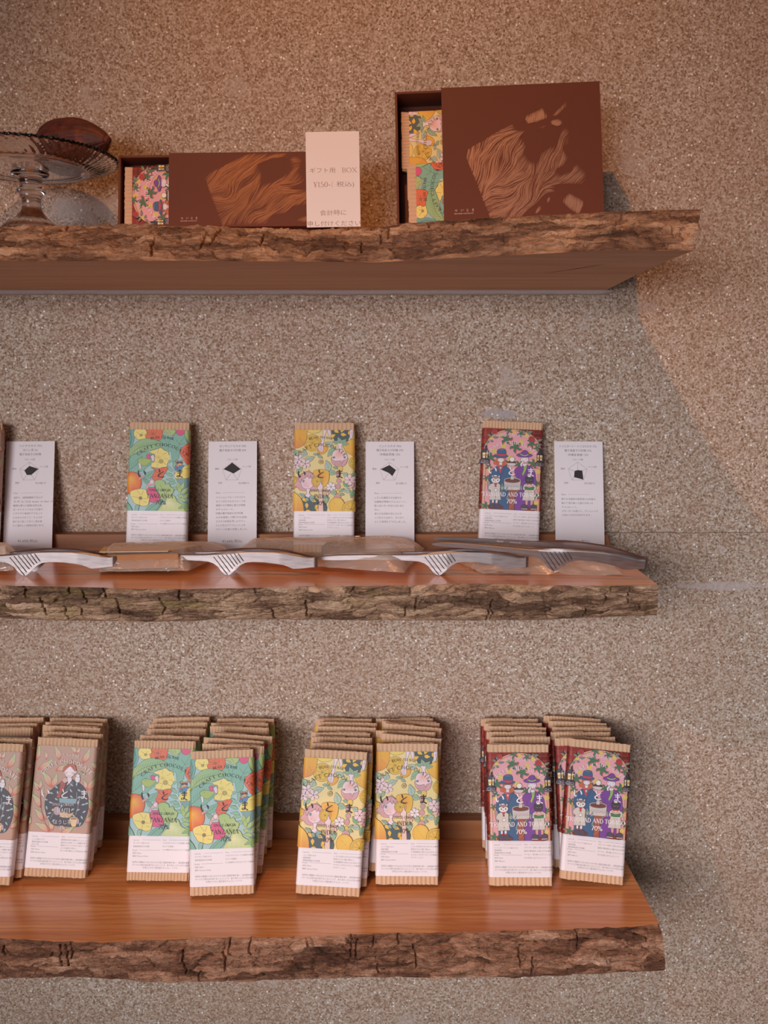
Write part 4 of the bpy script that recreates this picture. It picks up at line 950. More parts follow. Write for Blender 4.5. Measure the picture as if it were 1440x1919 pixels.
    # bark carried round the right-hand end
    if strip:
        xs, zs = strip; bm = bmesh.new()
        bm_box(bm, XL, xs, -0.025, 0.0, 0.0, zs, 0.001)
        bmesh.ops.delete(bm, geom=[], context='VERTS')
        for vtx in bm.verts:
            if vtx.co.x > xs-0.003 and vtx.co.z > zs*0.5 and vtx.co.z > zs-0.003: vtx.co.x -= 0.006
        bm_obj('back_strip', bm, M_STRIP, root)
    return root, ft
TOP_T = [(-300, 424), (0, 425), (150, 424), (300, 423), (480, 428), (600, 431), (680, 430), (700, 428), (767, 419), (828, 414), (972, 406), (1126, 398), (1314, 392)]
TOP_B = [(-300, 489), (0, 490), (200, 489), (350, 488), (500, 490), (640, 491), (700, 492), (828, 485), (957, 479), (1132, 469), (1299, 470)]
MID_T = [(-300, 1096), (0, 1097), (100, 1099), (233, 1103), (333, 1104), (480, 1102), (607, 1098), (773, 1097), (860, 1093), (1027, 1097), (1127, 1098), (1233, 1097)]
MID_B = [(-300, 1158), (0, 1158), (100, 1162), (283, 1165), (480, 1160), (640, 1162), (860, 1162), (993, 1162), (1093, 1158), (1230, 1153)]
LOW_T = [(-300, 1758), (0, 1760), (150, 1766), (250, 1762), (425, 1757), (550, 1756), (720, 1749), (910, 1746), (1120, 1740), (1236, 1733)]
LOW_B = [(-300, 1832), (0, 1832), (150, 1830), (275, 1839), (425, 1839), (550, 1834), (720, 1830), (820, 1833), (990, 1830), (1120, 1825), (1247, 1818)]
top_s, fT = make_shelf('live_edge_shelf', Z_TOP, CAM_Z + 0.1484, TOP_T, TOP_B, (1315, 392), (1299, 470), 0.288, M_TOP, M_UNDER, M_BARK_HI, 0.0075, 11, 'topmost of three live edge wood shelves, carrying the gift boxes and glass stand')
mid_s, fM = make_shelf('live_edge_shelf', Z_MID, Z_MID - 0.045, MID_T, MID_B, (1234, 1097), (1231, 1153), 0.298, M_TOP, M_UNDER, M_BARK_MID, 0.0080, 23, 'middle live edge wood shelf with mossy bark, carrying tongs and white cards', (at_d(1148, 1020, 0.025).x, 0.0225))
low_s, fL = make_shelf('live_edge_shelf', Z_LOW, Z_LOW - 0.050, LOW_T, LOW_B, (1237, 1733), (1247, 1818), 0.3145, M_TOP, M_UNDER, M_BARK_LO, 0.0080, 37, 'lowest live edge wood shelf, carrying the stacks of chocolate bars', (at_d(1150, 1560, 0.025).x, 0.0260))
# pale plaster bead under the top shelf and the drying crack in its underside
bm = bmesh.new(); xe = at_d(1157, 540, 0.004).x
zb = CAM_Z + 0.1484 - Z_TOP
N = 160
ring = []
for i in range(N+1):
    x = XL + (xe-XL)*i/N; e = 1 if i < N-2 else (0.75 if i == N-2 else .5 if i == N-1 else 0.1)
    hh = (0.0058 + 0.0012*(vnoise(np.array([i*.7]), np.array([2.0]), 5)[0]-.5))*e; dd = 0.009*e
    ring.append([bm.verts.new((x, -d_, zb+z_)) for d_, z_ in ((0, 0), (dd, 0), (dd*.95, -hh*.6), (dd*.5, -hh), (0, -hh))])
for a, b in zip(ring[:-1], ring[1:]):
    for k in range(4): bm.faces.new((a[k], a[k+1], b[k+1], b[k]))
bm.faces.new(ring[-1])
tag(bm_obj('plaster_bead', bm, M_WHITE, top_s, True), 'pale plaster bead between shelf and wall')
cp = [at_z(x, y, CAM_Z + 0.1484) for x, y in ((1018, 512), (1050, 508), (1085, 503), (1110, 499), (1128, 496), (1146, 492))]
V = []; wd = [.0002, .0011, .0016, .0012, .0006, .0001]
for p, q in zip(cp, wd): V += [(p.x, p.y-q, zb-0.0001), (p.x, p.y+q, zb-0.0001)]
mesh('drying_crack', V, [(2*i, 2*i+1, 2*i+3, 2*i+2) for i in range(5)], M_CRACK, top_s)

# ------------------------------------------------------------------ chocolate bars
def pose_bar(r, xc, d_back, zs, th, roll):
    """bar standing on its lower edge, leaning back by th, turned in its own plane by roll"""
    R = Matrix.Rotation(-th, 4, 'X') @ Matrix.Rotation(roll, 4, 'Y')
    lo = min((R @ Vector((sx*(HW+.0012), sy*(BT/2+.0012), 0))).z for sx in (-1, 1) for sy in (-1, 1))
    org = R @ Vector((0, BT/2, 0))
    r.matrix_world = Matrix.Translation((xc, -d_back-org.y, zs - lo + 0.0002)) @ R
def fit_bar(tl, tr, zs, prev, wall=0.002, th_max=17):
    """depth and lean such that the top edge falls where the photo shows it and the bar rests on the one behind"""
    cx, cy = (tl[0]+tr[0])/2, (tl[1]+tr[1])/2
    best = None
    for th in np.arange(3, th_max, 0.25):
        t = math.radians(th)
        lo, hi = 0.0, 0.4
        for _ in range(40):                      # slide towards the viewer until the top edge drops to cy
            m = (lo+hi)/2; d = m + (BT)*math.cos(t) - BL*math.sin(t); z = zs + BT*math.sin(t) + BL*math.cos(t)
            y = proj((0, -d, z))[1]
            if y < cy: lo = m
            else: hi = m
        d = (lo+hi)/2
        dt, zt = d - BL*math.sin(t), zs + BL*math.cos(t)      # rear top corner
        if prev is None: gap = dt - wall; gb = d
        else:
            pd, pt = prev; n = (math.cos(pt), math.sin(pt)); o = (pd + (BT+.0032)*n[0], zs + (BT+.0032)*n[1])
            gap = (dt-o[0])*n[0] + (zt-o[1])*n[1]; gb = (d-o[0])*n[0] + (zs-o[1])*n[1]
        if gap >= 0 and gb >= 0: best = (d, t)
    if best is None:
        if prev is None: best = (BL*math.sin(math.radians(14)) + wall + .001, math.radians(14))
        else:
            pd, pt = prev; best = (pd + (BT+.0034)/math.cos(pt) + .0003, pt + 0.004)
    d, t = best
    # sideways place of the top edge
    dd = d + BT*math.cos(t) - BL*math.sin(t); zz = zs + BL*math.cos(t)
    return best, at_d(cx, cy, dd).x
STACKS = [
 ('haiti', 'left', [((-32, 1348), (88, 1346)), ((-44, 1359), (76, 1357)), ((-55, 1367), (66, 1365)), ((-57, 1385), (65, 1387)), ((-74, 1385), (47.4, 1389))]),
 ('haiti', 'right', [((88.6, 1341), (204.7, 1343)), ((80, 1355), (197.4, 1358)), ((78, 1360.5), (190, 1366.5)), ((78, 1374), (195.5, 1379)), ((67, 1384), (188, 1389))]),
 ('tanzania', 'left', [((282.5, 1348), (396.5, 1345.4)), ((276.7, 1359.4), (391, 1356)), ((272.5, 1366.7), (389.6, 1367.7)), ((259, 1379.8), (377.7, 1382)), ((250.6, 1388), (367.7, 1389.6))]),
 ('tanzania', 'right', [((404, 1341.7), (516.7, 1342.7)), ((393, 1354.6), (505.8, 1355)), ((390, 1363), (507.5, 1366.7)), ((398, 1376.7), (512, 1384)), ((378.8, 1383), (498, 1391)), ((377, 1392.7), (497, 1398)), ((355.8, 1409), (475.6, 1405))]),
 ('india', 'left', [((587, 1341.5), (701, 1342)), ((596, 1351), (709.7, 1354)), ((592.5, 1361), (707.8, 1364.4)), ((579.4, 1374), (698.4, 1376)), ((583, 1381), (699, 1383.5)), ((581, 1394.7), (702, 1400)), ((569.3, 1407.7), (691.7, 1412.7))]),
 ('india', 'right', [((703.5, 1341.5), (813.8, 1341)), ((714.4, 1347), (827, 1352)), ((718, 1353), (830, 1363.4)), ((702.8, 1371.3), (819, 1375.3)), ((714, 1378.4), (830, 1390)), ((702.8, 1394.4), (825, 1395.3))]),
 ('trinidad', 'left', [((901, 1342), (1011, 1342)), ((906, 1355), (1018.7, 1355)), ((912.6, 1361.6), (1027, 1365)), ((910.5, 1372.8), (1027, 1373.4)), ((917, 1382), (1033.6, 1382)), ((911, 1396), (1032, 1396.5))]),
 ('trinidad', 'right', [((1018.7, 1336.8), (1129.4, 1344)), ((1027.8, 1349.8), (1139.7, 1355)), ((1035, 1361.6), (1147, 1362.7)), ((1030, 1370), (1148, 1370)), ((1038.5, 1385.3), (1156.3, 1383)), ((1064.8, 1390), (1186, 1400))]),
]
DESC = {'haiti': 'tan leaf-patterned HAITI', 'tanzania': 'green floral TANZANIA', 'india': 'yellow lemon INDIA', 'trinidad': 'red brick TRINIDAD'}
ORD = ['rearmost', 'second from the back', 'third from the back', 'fourth from the back', 'fifth from the back', 'sixth from the back']
for kind, side, bars in STACKS:
    prev = None
    for i, (tl, tr) in enumerate(bars):
        (d, t), xtop = fit_bar(tl, tr, Z_LOW, prev, wall=0.003)
        roll = math.atan2(tr[1]-tl[1], tr[0]-tl[0])
        if i == len(bars)-1: roll *= ROLL_FRONT.get((kind, side), 1.0)
        r = make_bar(kind)
        pose_bar(r, xtop - math.sin(roll)*BL, d, Z_LOW, t, roll)
        wh = 'frontmost' if i == len(bars)-1 else ORD[i]
        tag(r, '%s chocolate bar, %s of the %s %s stack' % (DESC[kind], wh, side, DESC[kind].split()[-1]), 'chocolate bar', 'chocolate bars in the %s %s stack' % (side, FLAV[kind]))
        prev = (d, t)
for kind, tl, tr in (('haiti', (-108, 794), (3, 796)), ('tanzania', (244, 790), (354.5, 791.7)), ('india', (555, 790), (662, 791)), ('trinidad', (908, 783), (1017, 788))):
    t = math.radians(10.5); d = 0.0405
    dd = d + BT*math.cos(t) - BL*math.sin(t)
    r = make_bar(kind); roll = math.atan2(tr[1]-tl[1], tr[0]-tl[0])
    if kind == 'india': roll = 0.004
    xc = at_d((tl[0]+tr[0])/2, (tl[1]+tr[1])/2, dd).x
    pose_bar(r, xc - math.sin(roll)*BL, d, Z_MID, t, roll)
    tag(r, '%s chocolate bar standing against the wall on the middle shelf' % DESC[kind], 'chocolate bar', 'display bars on the middle shelf')

# ------------------------------------------------------------------ white cards
GREY = '#4e484a'
def card_mesh(wd, hg, th, draw, name='price_card', col='#efe8ea'):
    a = Art(); a.frame([(0, 0), (1000, 0), (1000, 1000*hg/wd), (0, 1000*hg/wd)], [(-wd/2, hg), (wd/2, hg), (wd/2, 0), (-wd/2, 0)])
    draw(a)
    def body(bm, cl):
        b2 = bmesh.new(); bm_box(b2, -wd/2, wd/2, -th/2, th/2, 0, hg, 0.0003)
        vm = {}
        for v in b2.verts: q = bm.verts.new(v.co); q[cl] = lin(col); vm[v] = q
        for f in b2.faces: bm.faces.new([vm[v] for v in f.verts])
        b2.free()
    return a.build(name, lambda u, v, h: (u, -th/2-0.00003-h, v), (-wd/2, wd/2, 0, hg), mat=M_CARDP, under=body)
def radar(a, cx, cy, r, vals, lab):
    A = [math.radians(-90+72*i) for i in range(5)]
    P = [(cx+r*math.cos(t), cy+r*math.sin(t)) for t in A]
    a.ribbon('#6a6365', P, 4, True)
    for p in P: a.ribbon('#6a6365', [(cx, cy), p], 4)
    a.poly('#3b3738', [(cx+r*v*math.cos(t), cy+r*v*math.sin(t)) for t, v in zip(A, vals)])
    a.text('フルーツ感', cx, cy-r*1.18, 44, GREY, 'C'); a.text('ナッツ感', cx+r*1.02, cy-r*.44, 44, GREY, width=175)
    a.text('粒の細かさ', cx+r*.66, cy+r*1.22, 44, GREY, width=215); a.text(lab, cx-r*.98, cy+r*1.18, 42, GREY, 'R'); a.text('酸味', cx-r*1.3, cy-r*.25, 42, GREY, 'R')
def draw_card(titles, vals, lab, lines, price, tops, cx=500, ry=640, fy=1090, x0=180):
    def f(a):
        for t, y, wdt in tops_zip(titles, tops): a.text(t, cx, y, 56, GREY, 'C', width=wdt)
        radar(a, cx-10, ry, 205, vals, lab)
        a.text('Flavor', x0, fy, 40, GREY); a.ribbon('#8a8284', [(x0+140, fy-14), (x0+590, fy-14)], 3)
        for i, l in enumerate(lines): a.text(l, x0, fy+98+i*82, 47, GREY, width=(46.5*len(l) if len(l) > 6 else None))
        if price: a.text('¥1,650( 税込)', cx, price, 68, GREY, 'C', width=400)
    return f
def tops_zip(titles, tops):
    return [(t, y, None if len(t) < 9 else 28+44*len(t)) for t, y in zip(titles, tops)]
CARDS = [
 ((10, 831), (105, 829), draw_card(['ハイチカカオ 70%', 'ほうじ茶 3%', '種子島産きび砂糖'], (.6, .97, .38, .38, .52), '苦味', ['浅煎り、短時間磨砕で仕上げ', 'たチョコは bean to bar らしい', '繊細な香りに酸味は控えめ、', 'ローストナッツのような香り', 'とザクザク食感がアクセント', 'になるカカオニブ。チョコが', '溶けるに従ってほうじ茶の香', 'りと香ばしい後味が残ります。'], 2085, (118, 206, 294)), 'white card with pentagon chart, leftmost of the four on the middle shelf'),
 ((391, 834), (482, 832), draw_card(['タンザニアカカオ 70%', '種子島産きび砂糖 30%'], (.95, .9, .22, .08, .9), '苦味', ['パッションフルーツやバナナ', 'などトロピカルなフルーツを', '連想させる酸味と香りが特徴', 'のチョコレート。', '砂糖は種子島産のきび砂糖', 'のみを使用して軽やかな甘味。', 'カカオの粒感を残したザラっ', 'とした仕上げでフレッシュな', 'フルーツの香りを残しました。'], 2090, (125, 210), fy=1085, x0=160), 'white card with pentagon chart right of the standing green floral bar'),
 ((686, 829), (776, 829), draw_card(['インドカカオ 70%', '種子島産きび砂糖 15%', '沖縄産黒糖 15%'], (.72, .7, .5, .1, .93), '苦味', ['レモンを連想させる爽やか', 'な酸味が特徴のチョコレート。', '酸っぱいモノ好きにはたまら', 'ない。', '滑らかな質感の中にカカオ', 'ニブをちりばめて、ポリポリ', 'とした食感をプラスしました。'], None, (120, 204, 292)), 'white card with pentagon chart just right of the standing yellow lemon bar'),
 ((1039, 830), (1130, 831), draw_card(['トリニダード・トバゴカカオ 70%', '種子島産きび砂糖 15%', '沖縄産黒糖 15%'], (.2, .48, .95, .65, .34), '苦味', ['華やかな酸味や果実感とは対極の', '静かで落ち着いた魅力を持った', 'チョコレート。', 'スモーキーな香りと、マニッシュで', '心地よい渋さが広がります。'], 2095, (126, 214, 304), cx=485, fy=1120, x0=130), 'white card with pentagon chart, rightmost on the middle shelf beside the red brick bar'),
]
CW, CH, CT = 0.0640, 0.1465, 0.0009
for (tl, tr, fn, lb) in CARDS:
    o = card_mesh(CW, CH, CT, fn); t = math.asin((0.036-0.004)/CH)
    x = at_d((tl[0]+tr[0])/2, (tl[1]+tr[1])/2, 0.005).x
    roll = math.atan2(tr[1]-tl[1], tr[0]-tl[0])*.5
    R = Matrix.Rotation(-t, 4, 'X') @ Matrix.Rotation(roll, 4, 'Y')
    lo = min((R @ Vector((sx*CW/2, sy*CT/2, 0))).z for sx in (-1, 1) for sy in (-1, 1))
    o.matrix_world = Matrix.Translation((x - math.sin(roll)*CH, -0.0365, Z_MID - lo + .0002)) @ R
    tag(o, lb, 'price card', 'cards on the middle shelf')

# ------------------------------------------------------------------ gift boxes with a drawn-out tray
def brush_print(a, poly, holes, n, seed, w0=2.0, ang0=-35, crisp=None):
    rnd = random.Random(seed)
    def inside(p, P):
        c = False; j = len(P)-1
        for i in range(len(P)):
            if (P[i][1] > p[1]) != (P[j][1] > p[1]) and p[0] < (P[j][0]-P[i][0])*(p[1]-P[i][1])/(P[j][1]-P[i][1])+P[i][0]: c = not c
            j = i
        return c
    xs = [p[0] for p in poly]; ys = [p[1] for p in poly]
    def ang(x, y):
        n1 = fbm(np.array([x/210]), np.array([y/210]), seed, 2)[0]-.5; n2 = vnoise(np.array([x/95+7]), np.array([y/95]), seed+3)[0]-.5
        return math.radians(ang0 + 150*n1 + 75*n2)
    tufts = []
    for _ in range(n):
        x, y = rnd.uniform(min(xs), max(xs)), rnd.uniform(min(ys), max(ys))
        if not inside((x, y), poly) or any(inside((x, y), h) for h in holes): continue
        runs = []; hit = []
        for sgn in (1, -1):
            P = []; px, py = x, y; h = False
            for k in range(rnd.randint(4, 11)):
                t = ang(px, py); px += sgn*11*math.cos(t); py += sgn*11*math.sin(t)
                if not inside((px, py), poly): h = bool(crisp and crisp(px, py)); break
                P.append((px, py))
            runs.append(P); hit.append(h)
        P = runs[1][::-1] + [(x, y)] + runs[0]; m = len(P)
        if m > 3:
            k = rnd.uniform(.6, 1.1)*w0
            a.ribbon('#ffffff', P, [k*min(1, (1 if hit[1] else .25+i/3), (1 if hit[0] else .1+(m-1-i)/4)) for i in range(m)])
def tray_mesh(wd, hg, dp, t):
    bm = bmesh.new(); e = 0.0002
    bm_box(bm, 0, wd, -t, 0, 0, hg)                                  # back board (y=0 side is the rear)
    bm_box(bm, 0, t*1.8, -dp, -t+e, 0, hg, .0004); bm_box(bm, wd-t*1.8, wd, -dp, -t+e, 0, hg, .0004)
    bm_box(bm, t*1.8-e, wd-t*1.8+e, -dp, -t+e, 0, t*1.8, .0004); bm_box(bm, t*1.8-e, wd-t*1.8+e, -dp, -t+e, hg-t*1.8, hg, .0004)
    return bm
def sleeve_mesh(wd, hg, dp, t, c):
    bm = bmesh.new()
    o = [(-c, c+.0004), (-c, -dp-c)]                                   # y range of the tube
    y0, y1 = -dp-c-t, c+t; z0, z1 = -c-t, hg+c+t
    V = []
    for x in (0, wd):
        for y, z in ((y0, z0), (y1, z0), (y1, z1), (y0, z1), (y0+t, z0+t), (y1-t, z0+t), (y1-t, z1-t), (y0+t, z1-t)): V.append(bm.verts.new((x, y, z)))
    A, B = V[:8], V[8:]
    for i in range(4):
        j = (i+1) % 4
        bm.faces.new((A[i], A[j], B[j], B[i])); bm.faces.new((A[4+j], A[4+i], B[4+i], B[4+j]))
        bm.faces.new((A[i], A[4+i], A[4+j], A[j])); bm.faces.new((B[j], B[4+j], B[4+i], B[i]))
    return bm
def gift_box(label, wd, hg, dp, pull, art_src, art_fn, text_uv, loc, lean, yaw, roll, ink=None):
    r = empty('gift_box'); tag(r, label, 'gift box', 'brown gift boxes')
    t, c = 0.0012, 0.0006
    bm_obj('tray', tray_mesh(wd, hg, dp, t*1.3), M_BOX, r).location.x = -pull
    s = bm_obj('slip_cover', sleeve_mesh(wd, hg, dp, t*.8, c), M_BOX, r)
    yf = -dp-c-t*.8
    a = Art(); a.frame(art_src, [(0, hg), (wd, hg), (wd, 0), (0, 0)]); art_fn(a)
    p = a.build('brush_print', lambda u, v, h: (u, yf-.00004-h*.02, v), (.001, wd-.001, -.0, hg), mat=ink or M_COPPER, parent=s)
    b = Art(); b.frame([(0, 0), (1, 0), (1, 1), (0, 1)], [(0, 1), (1, 1), (1, 0), (0, 0)])
    u0, v0, sz = text_uv; cc = '#d9c3b4'
    b.frame([(0, 0), (1, 0), (1, 1), (0, 1)], [(u0, v0), (u0+sz, v0), (u0+sz, v0-sz), (u0, v0-sz)])
    b.text('暇', 0, .14, .13, cc); b.kana('i', .40, .08, .15, cc); b.kana('to', .68, .08, .15, cc); b.kana('ma', .97, .08, .15, cc)
    b.serif('BEAN TO BAR', .18, .27, .06, cc, width=.42, wt=.2); b.serif('CHOCOLATE', .72, .27, .06, cc, width=.56, wt=.2)
    b.build('cover_lettering', lambda u, v, h: (u, yf-.00005-h, v), (0, wd, 0, hg), mat=M_CARDP, parent=s)
    R = Matrix.Rotation(yaw, 4, 'Z') @ Matrix.Rotation(-lean, 4, 'X') @ Matrix.Rotation(roll, 4, 'Y')
    r.matrix_world = Matrix.Translation(loc) @ R
    return r, R
# large box: corners in the photo 833/1133 px; small: 318/640 px
def sketch_large(a):
    main = [(135, 560), (370, 430), (512, 352), (560, 400), (640, 400), (780, 350), (790, 372), (640, 408), (575, 440), (620, 500), (605, 560), (650, 625), (720, 630), (740, 560), (800, 520), (870, 500), (900, 380), (940, 362), (975, 400), (950, 500), (905, 520), (960, 600), (905, 660), (850, 690), (900, 720), (985, 690), (980, 650), (1030, 640), (1090, 690), (1105, 740), (1060, 800), (960, 790), (850, 795), (845, 850), (760, 870), (660, 960), (600, 1005), (560, 1080), (345, 1080)]
    brush_print(a, main, [pts("350,600 460,590 560,620 480,640 370,630"), pts("590,750 740,750 700,800 600,810")], 2300, 3, crisp=lambda x, y: (y-560)*210 > (x-135)*520-16000 or (y-560)*377+(x-135)*208 < 9000)
    for P, n in ((pts("600,300 750,228 810,300 700,340 630,350"), 240), (pts("820,290 940,175 950,215 860,290"), 60), (pts("810,320 880,305 920,335 870,365 820,350"), 110), (pts("880,910 960,855 1040,890 1085,920 1030,1022 960,980"), 230), (pts("665,990 730,950 745,980 690,1015"), 60), (pts("770,890 805,880 805,940 780,930"), 50)):
        brush_print(a, P, [], n*2, 8)
def sketch_small(a):
    main = [(295, 200), (590, 50), (700, 40), (880, 45), (860, 62), (740, 85), (660, 120), (690, 190), (680, 260), (780, 240), (850, 200), (900, 160), (880, 90), (920, 45), (980, 90), (950, 170), (1000, 230), (900, 300), (1030, 300), (1030, 420), (900, 420), (860, 470), (760, 480), (720, 545), (420, 545)]
    brush_print(a, main, [pts("470,240 560,235 640,250 560,280 480,270"), pts("640,400 760,395 740,430 650,440")], 1350, 5, crisp=lambda x, y: (y-200)*125 > (x-295)*345-8000 or (y-200)*295+(x-295)*150 < 7000)
    brush_print(a, pts("1030,480 900,520 1030,548"), [], 160, 6)
# depth: the boxes stand a little way off the wall and lean back against it
dB = 0.120; lean = math.radians(11)
def box_at(label, xl_px, xr_px, y_top, wd_px_y, pull_px, art_src, fn, tuv, yaw, roll, hg, dp):
    zf = Z_TOP
    L = at_d(xl_px, wd_px_y, dB-.012); Rr = at_d(xr_px, wd_px_y, dB-.012); wd = Rr.x-L.x
    pull = L.x - at_d(pull_px, wd_px_y, dB-.012).x
    r, R = gift_box(label, wd, hg, dp, pull, art_src, fn, tuv(wd, hg), (0, 0, 0), lean, yaw, roll, M_BRONZE if hg < .1 else M_COPPER)
    lo = min((R @ Vector((x, y, -.0016))).z for x in (-pull, wd) for y in (-dp-.002, .002))
    fr = R @ Vector((0, -dp, 0))
    r.matrix_world = Matrix.Translation((L.x, -dB-fr.y, Z_TOP-lo+.0002)) @ R
    return r, R, wd, pull
big, Rb, bw, bpull = box_at('large brown gift box with drawn-out tray, at the right on the top shelf', 835, 1131, 170, 300, 747, [(-30, 118), (1215, 28), (1240, 1040), (-20, 1085)], sketch_large, lambda w_, h_: (w_*.07, h_*.105, .0215), math.radians(-3), math.radians(-1.5), 0.162, 0.032)
sml, Rs, sw, spull = box_at('small brown gift box with drawn-out tray, behind the leaning white gift sign', 319, 632, 292, 360, 224, [(72, 55), (1230, 35), (1230, 560), (75, 530)], sketch_small, lambda w_, h_: (w_*.075, h_*.125, .0185), 0.0, math.radians(-.6), 0.086, 0.022)
def bar_in_box(kind, box, sc, x0, z0, y0, label, rot=PI/2, tilt=0.0):
    r = make_bar(kind); tag(r, label, 'chocolate bar', 'bars inside the gift boxes')
    # lying on its long side: the bar's top end points left
    M = Matrix.Translation((x0, y0, z0)) @ Matrix.Rotation(-PI/2+tilt, 4, 'Y') @ Matrix.Scale(sc, 4)
    r.matrix_world = box.matrix_world @ M
    return r
SC = 0.94
def in_box(box, pull, wd, kind, z_low, lab, inset=.006, dx=0.0, yo=-.0100):
    # centre line of the bar sits half its width above z_low; foot of the bar lies to the right
    bar_in_box(kind, box, SC, -pull + inset + dx + BL*SC, z_low + HW*SC+.0005, yo, lab)
bpy.context.view_layer.update()
in_box(sml, spull, sw, 'trinidad', .0024, 'red brick TRINIDAD chocolate bar lying in the small gift box')
in_box(big, bpull, bw, 'tanzania', .0024, 'green floral TANZANIA chocolate bar lying lowest in the large gift box', dx=.008, yo=-.0240)
in_box(big, bpull, bw, 'india', .162-.0165-2*HW*SC, 'yellow lemon INDIA chocolate bar lying uppermost in the large gift box', dx=.001)

def gift_card(a):
    c = '#9c8272'
    a.text('ギフト用', 60, 775, 112, c, width=480); a.serif('BOX', 808, 735, 86, c, width=290, wt=.12)
    a.serif('Y150-(', 320, 1000, 92, c, width=370, wt=.12); a.text('税込)', 560, 1040, 112, c, width=330)
    a.text('会計時に', 245, 1575, 112, c, width=490); a.text('申し付けください', 2, 1775, 108, c, width=996)
gw, gh = at_d(675, 340, .11).x - at_d(577, 340, .11).x, 0.0
g_d0 = 0.147; t = math.radians(9)
pt, pb = at_d(624, 249, g_d0-.025), at_d(626, 428, g_d0)
gh = (pt - pb).length - .004
o = card_mesh(gw, gh, .0012, gift_card, 'gift_sign', '#f3e6e0')
R = Matrix.Rotation(-t, 4, 'X') @ Matrix.Rotation(math.radians(-1.0), 4, 'Y')
lo = min((R @ Vector((sx*gw/2, sy*.0006, 0))).z for sx in (-1, 1) for sy in (-1, 1))
o.matrix_world = Matrix.Translation((pb.x, -g_d0-.002, Z_TOP-lo+.0002)) @ R
tag(o, 'tall white gift price sign leaning on the small brown box on the top shelf', 'sign')
# ------------------------------------------------------------------ pressed glass cake stand and cacao pod
def lathe(bm, prof, n=160, wob=None, close=True):
    rings = []
    for i, (r, z) in enumerate(prof):
        if r < 1e-6: rings.append([bm.verts.new((0, 0, z))]); continue
        rg = []
        for k in range(n):
            a = 2*PI*k/n; rr, zz = (r, z) if wob is None else wob(i, r, z, a)
            rg.append(bm.verts.new((rr*math.cos(a), rr*math.sin(a), zz)))
        rings.append(rg)
    pairs = list(zip(rings[:-1], rings[1:])) + ([(rings[-1], rings[0])] if close else [])
    for A, B in pairs:
        if len(A) == 1 and len(B) == 1: continue
        for k in range(n):
            k2 = (k+1) % n
            if len(A) == 1: bm.faces.new((A[0], B[k2], B[k]))
            elif len(B) == 1: bm.faces.new((A[k], A[k2], B[0]))
            else: bm.faces.new((A[k], A[k2], B[k2], B[k]))
STAND_D = 0.108
sp_ = at_z(57, 428, Z_TOP); sx = at_d(57, 340, STAND_D).x
st = empty('cake_stand', (sx, -STAND_D, Z_TOP)); st.scale = (1, 1, .93); tag(st, 'pressed glass pedestal cake stand with fluted rim on the top shelf', 'cake stand')
NF = 56
def flute(i, r, z, a):
    if i in RIM_U or i in RIM_O:
        f = min(1, max(0, (r-.066)/.008))*min(1, max(0, (.101-r)/.006+.25))
        tw = a + (r-.066)*7.0
        s_ = math.cos(NF*tw)
        dz = 0.0011*s_*f*(1 if i in RIM_U else -0.2)
        if r > .0985: dz += 0.0006*math.cos(NF*2*a)
        return r + (0.0006*math.cos(NF*2*a) if r > .0985 else 0), z+dz
    return r, z
under = [(0, .0772), (.018, .0772), (.050, .0772), (.0625, .0778), (.0655, .0768), (.067, .0785)]
rimu = [(.069, .0802), (.073, .0824), (.078, .0842), (.083, .0858), (.088, .0873), (.093, .0888), (.097, .0902), (.0992, .0912), (.1003, .0925)]
rimo = [(.0998, .0940), (.0985, .0945), (.095, .0930), (.090, .0916), (.084, .0898), (.078, .0880), (.073, .0862), (.069, .0842)]
inner = [(.0655, .0826), (.062, .0818), (.040, .0812), (0, .0812)]
prof = under + rimu + rimo + inner
RIM_U = set(range(len(under), len(under)+len(rimu))); RIM_O = set(range(len(under)+len(rimu), len(under)+len(rimu)+len(rimo)))
bm = bmesh.new(); lathe(bm, prof, 560, flute, False); bm_obj('plate', bm, M_GLASS, st, True)
bm = bmesh.new()
lathe(bm, [(0, .0771), (.020, .0771), (.0215, .0745), (.0200, .0715), (.0140, .0690), (.0122, .0668), (.0135, .0655), (.0122, .0640), (.0128, .0622), (.0118, .0612), (.0125, .0594), (.0120, .0572), (.0168, .0535), (.0168, .0520), (.0122, .0475), (.0128, .0462), (.0120, .0448), (.0108, .0430), (.0106, .0345), (.0112, .0311), (0, .0311)], 96, None, False)
bm_obj('stem', bm, M_GLASS, st, True)
bm = bmesh.new()
lathe(bm, [(0, .0310), (.0115, .0310), (.0135, .0265), (.0180, .0205), (.0240, .0150), (.0300, .0105), (.0345, .0070), (.0365, .0040), (.0365, .0012), (.0350, .0003), (0, .0003)], 128,
      lambda i, r, z, a: (r*(1+.012*math.cos(16*a)) if .014 < r else r, z), False)
bm_obj('foot', bm, M_GLASS, st, True)

pod_t = NT('cacao_husk')
pv = pod_t.noise(pod_t.coord((1, 1, 1)), 60, 5, 0.65); pod_t.base(pod_t.ramp(pv, [(0.3, '#33140c'), (0.55, '#5c2615'), (0.75, '#7c3a20')])); pod_t.set(Roughness=0.6)
pod_t.l(pod_t.bump(pod_t.noise(pod_t.coord((30, 160, 160)), 1.0, 4), 0.5, 0.002), pod_t.b.inputs['Normal'])
bm = bmesh.new(); n = 120; prof = []
for i in range(61):
    t = i/60; xx = -0.060 + 0.120*t
    rr = 0.0310*(math.sin(PI*min(1, t**.80)))**.62 if 0 < t < 1 else 0
    prof.append((max(rr, 0.0), xx))
prof[0] = (0, prof[0][1]); prof[-1] = (0, prof[-1][1])
def furrow(i, r, z, a):
    rel = r/.0310
    f = 1 - 0.055*abs(math.sin(5*a))**.5*0 - 0.06*(abs(math.cos(5*a))**6) + 0.018*math.sin(23*a+z*160) * rel
    return r*f, z
lathe(bm, prof, n, furrow, False)
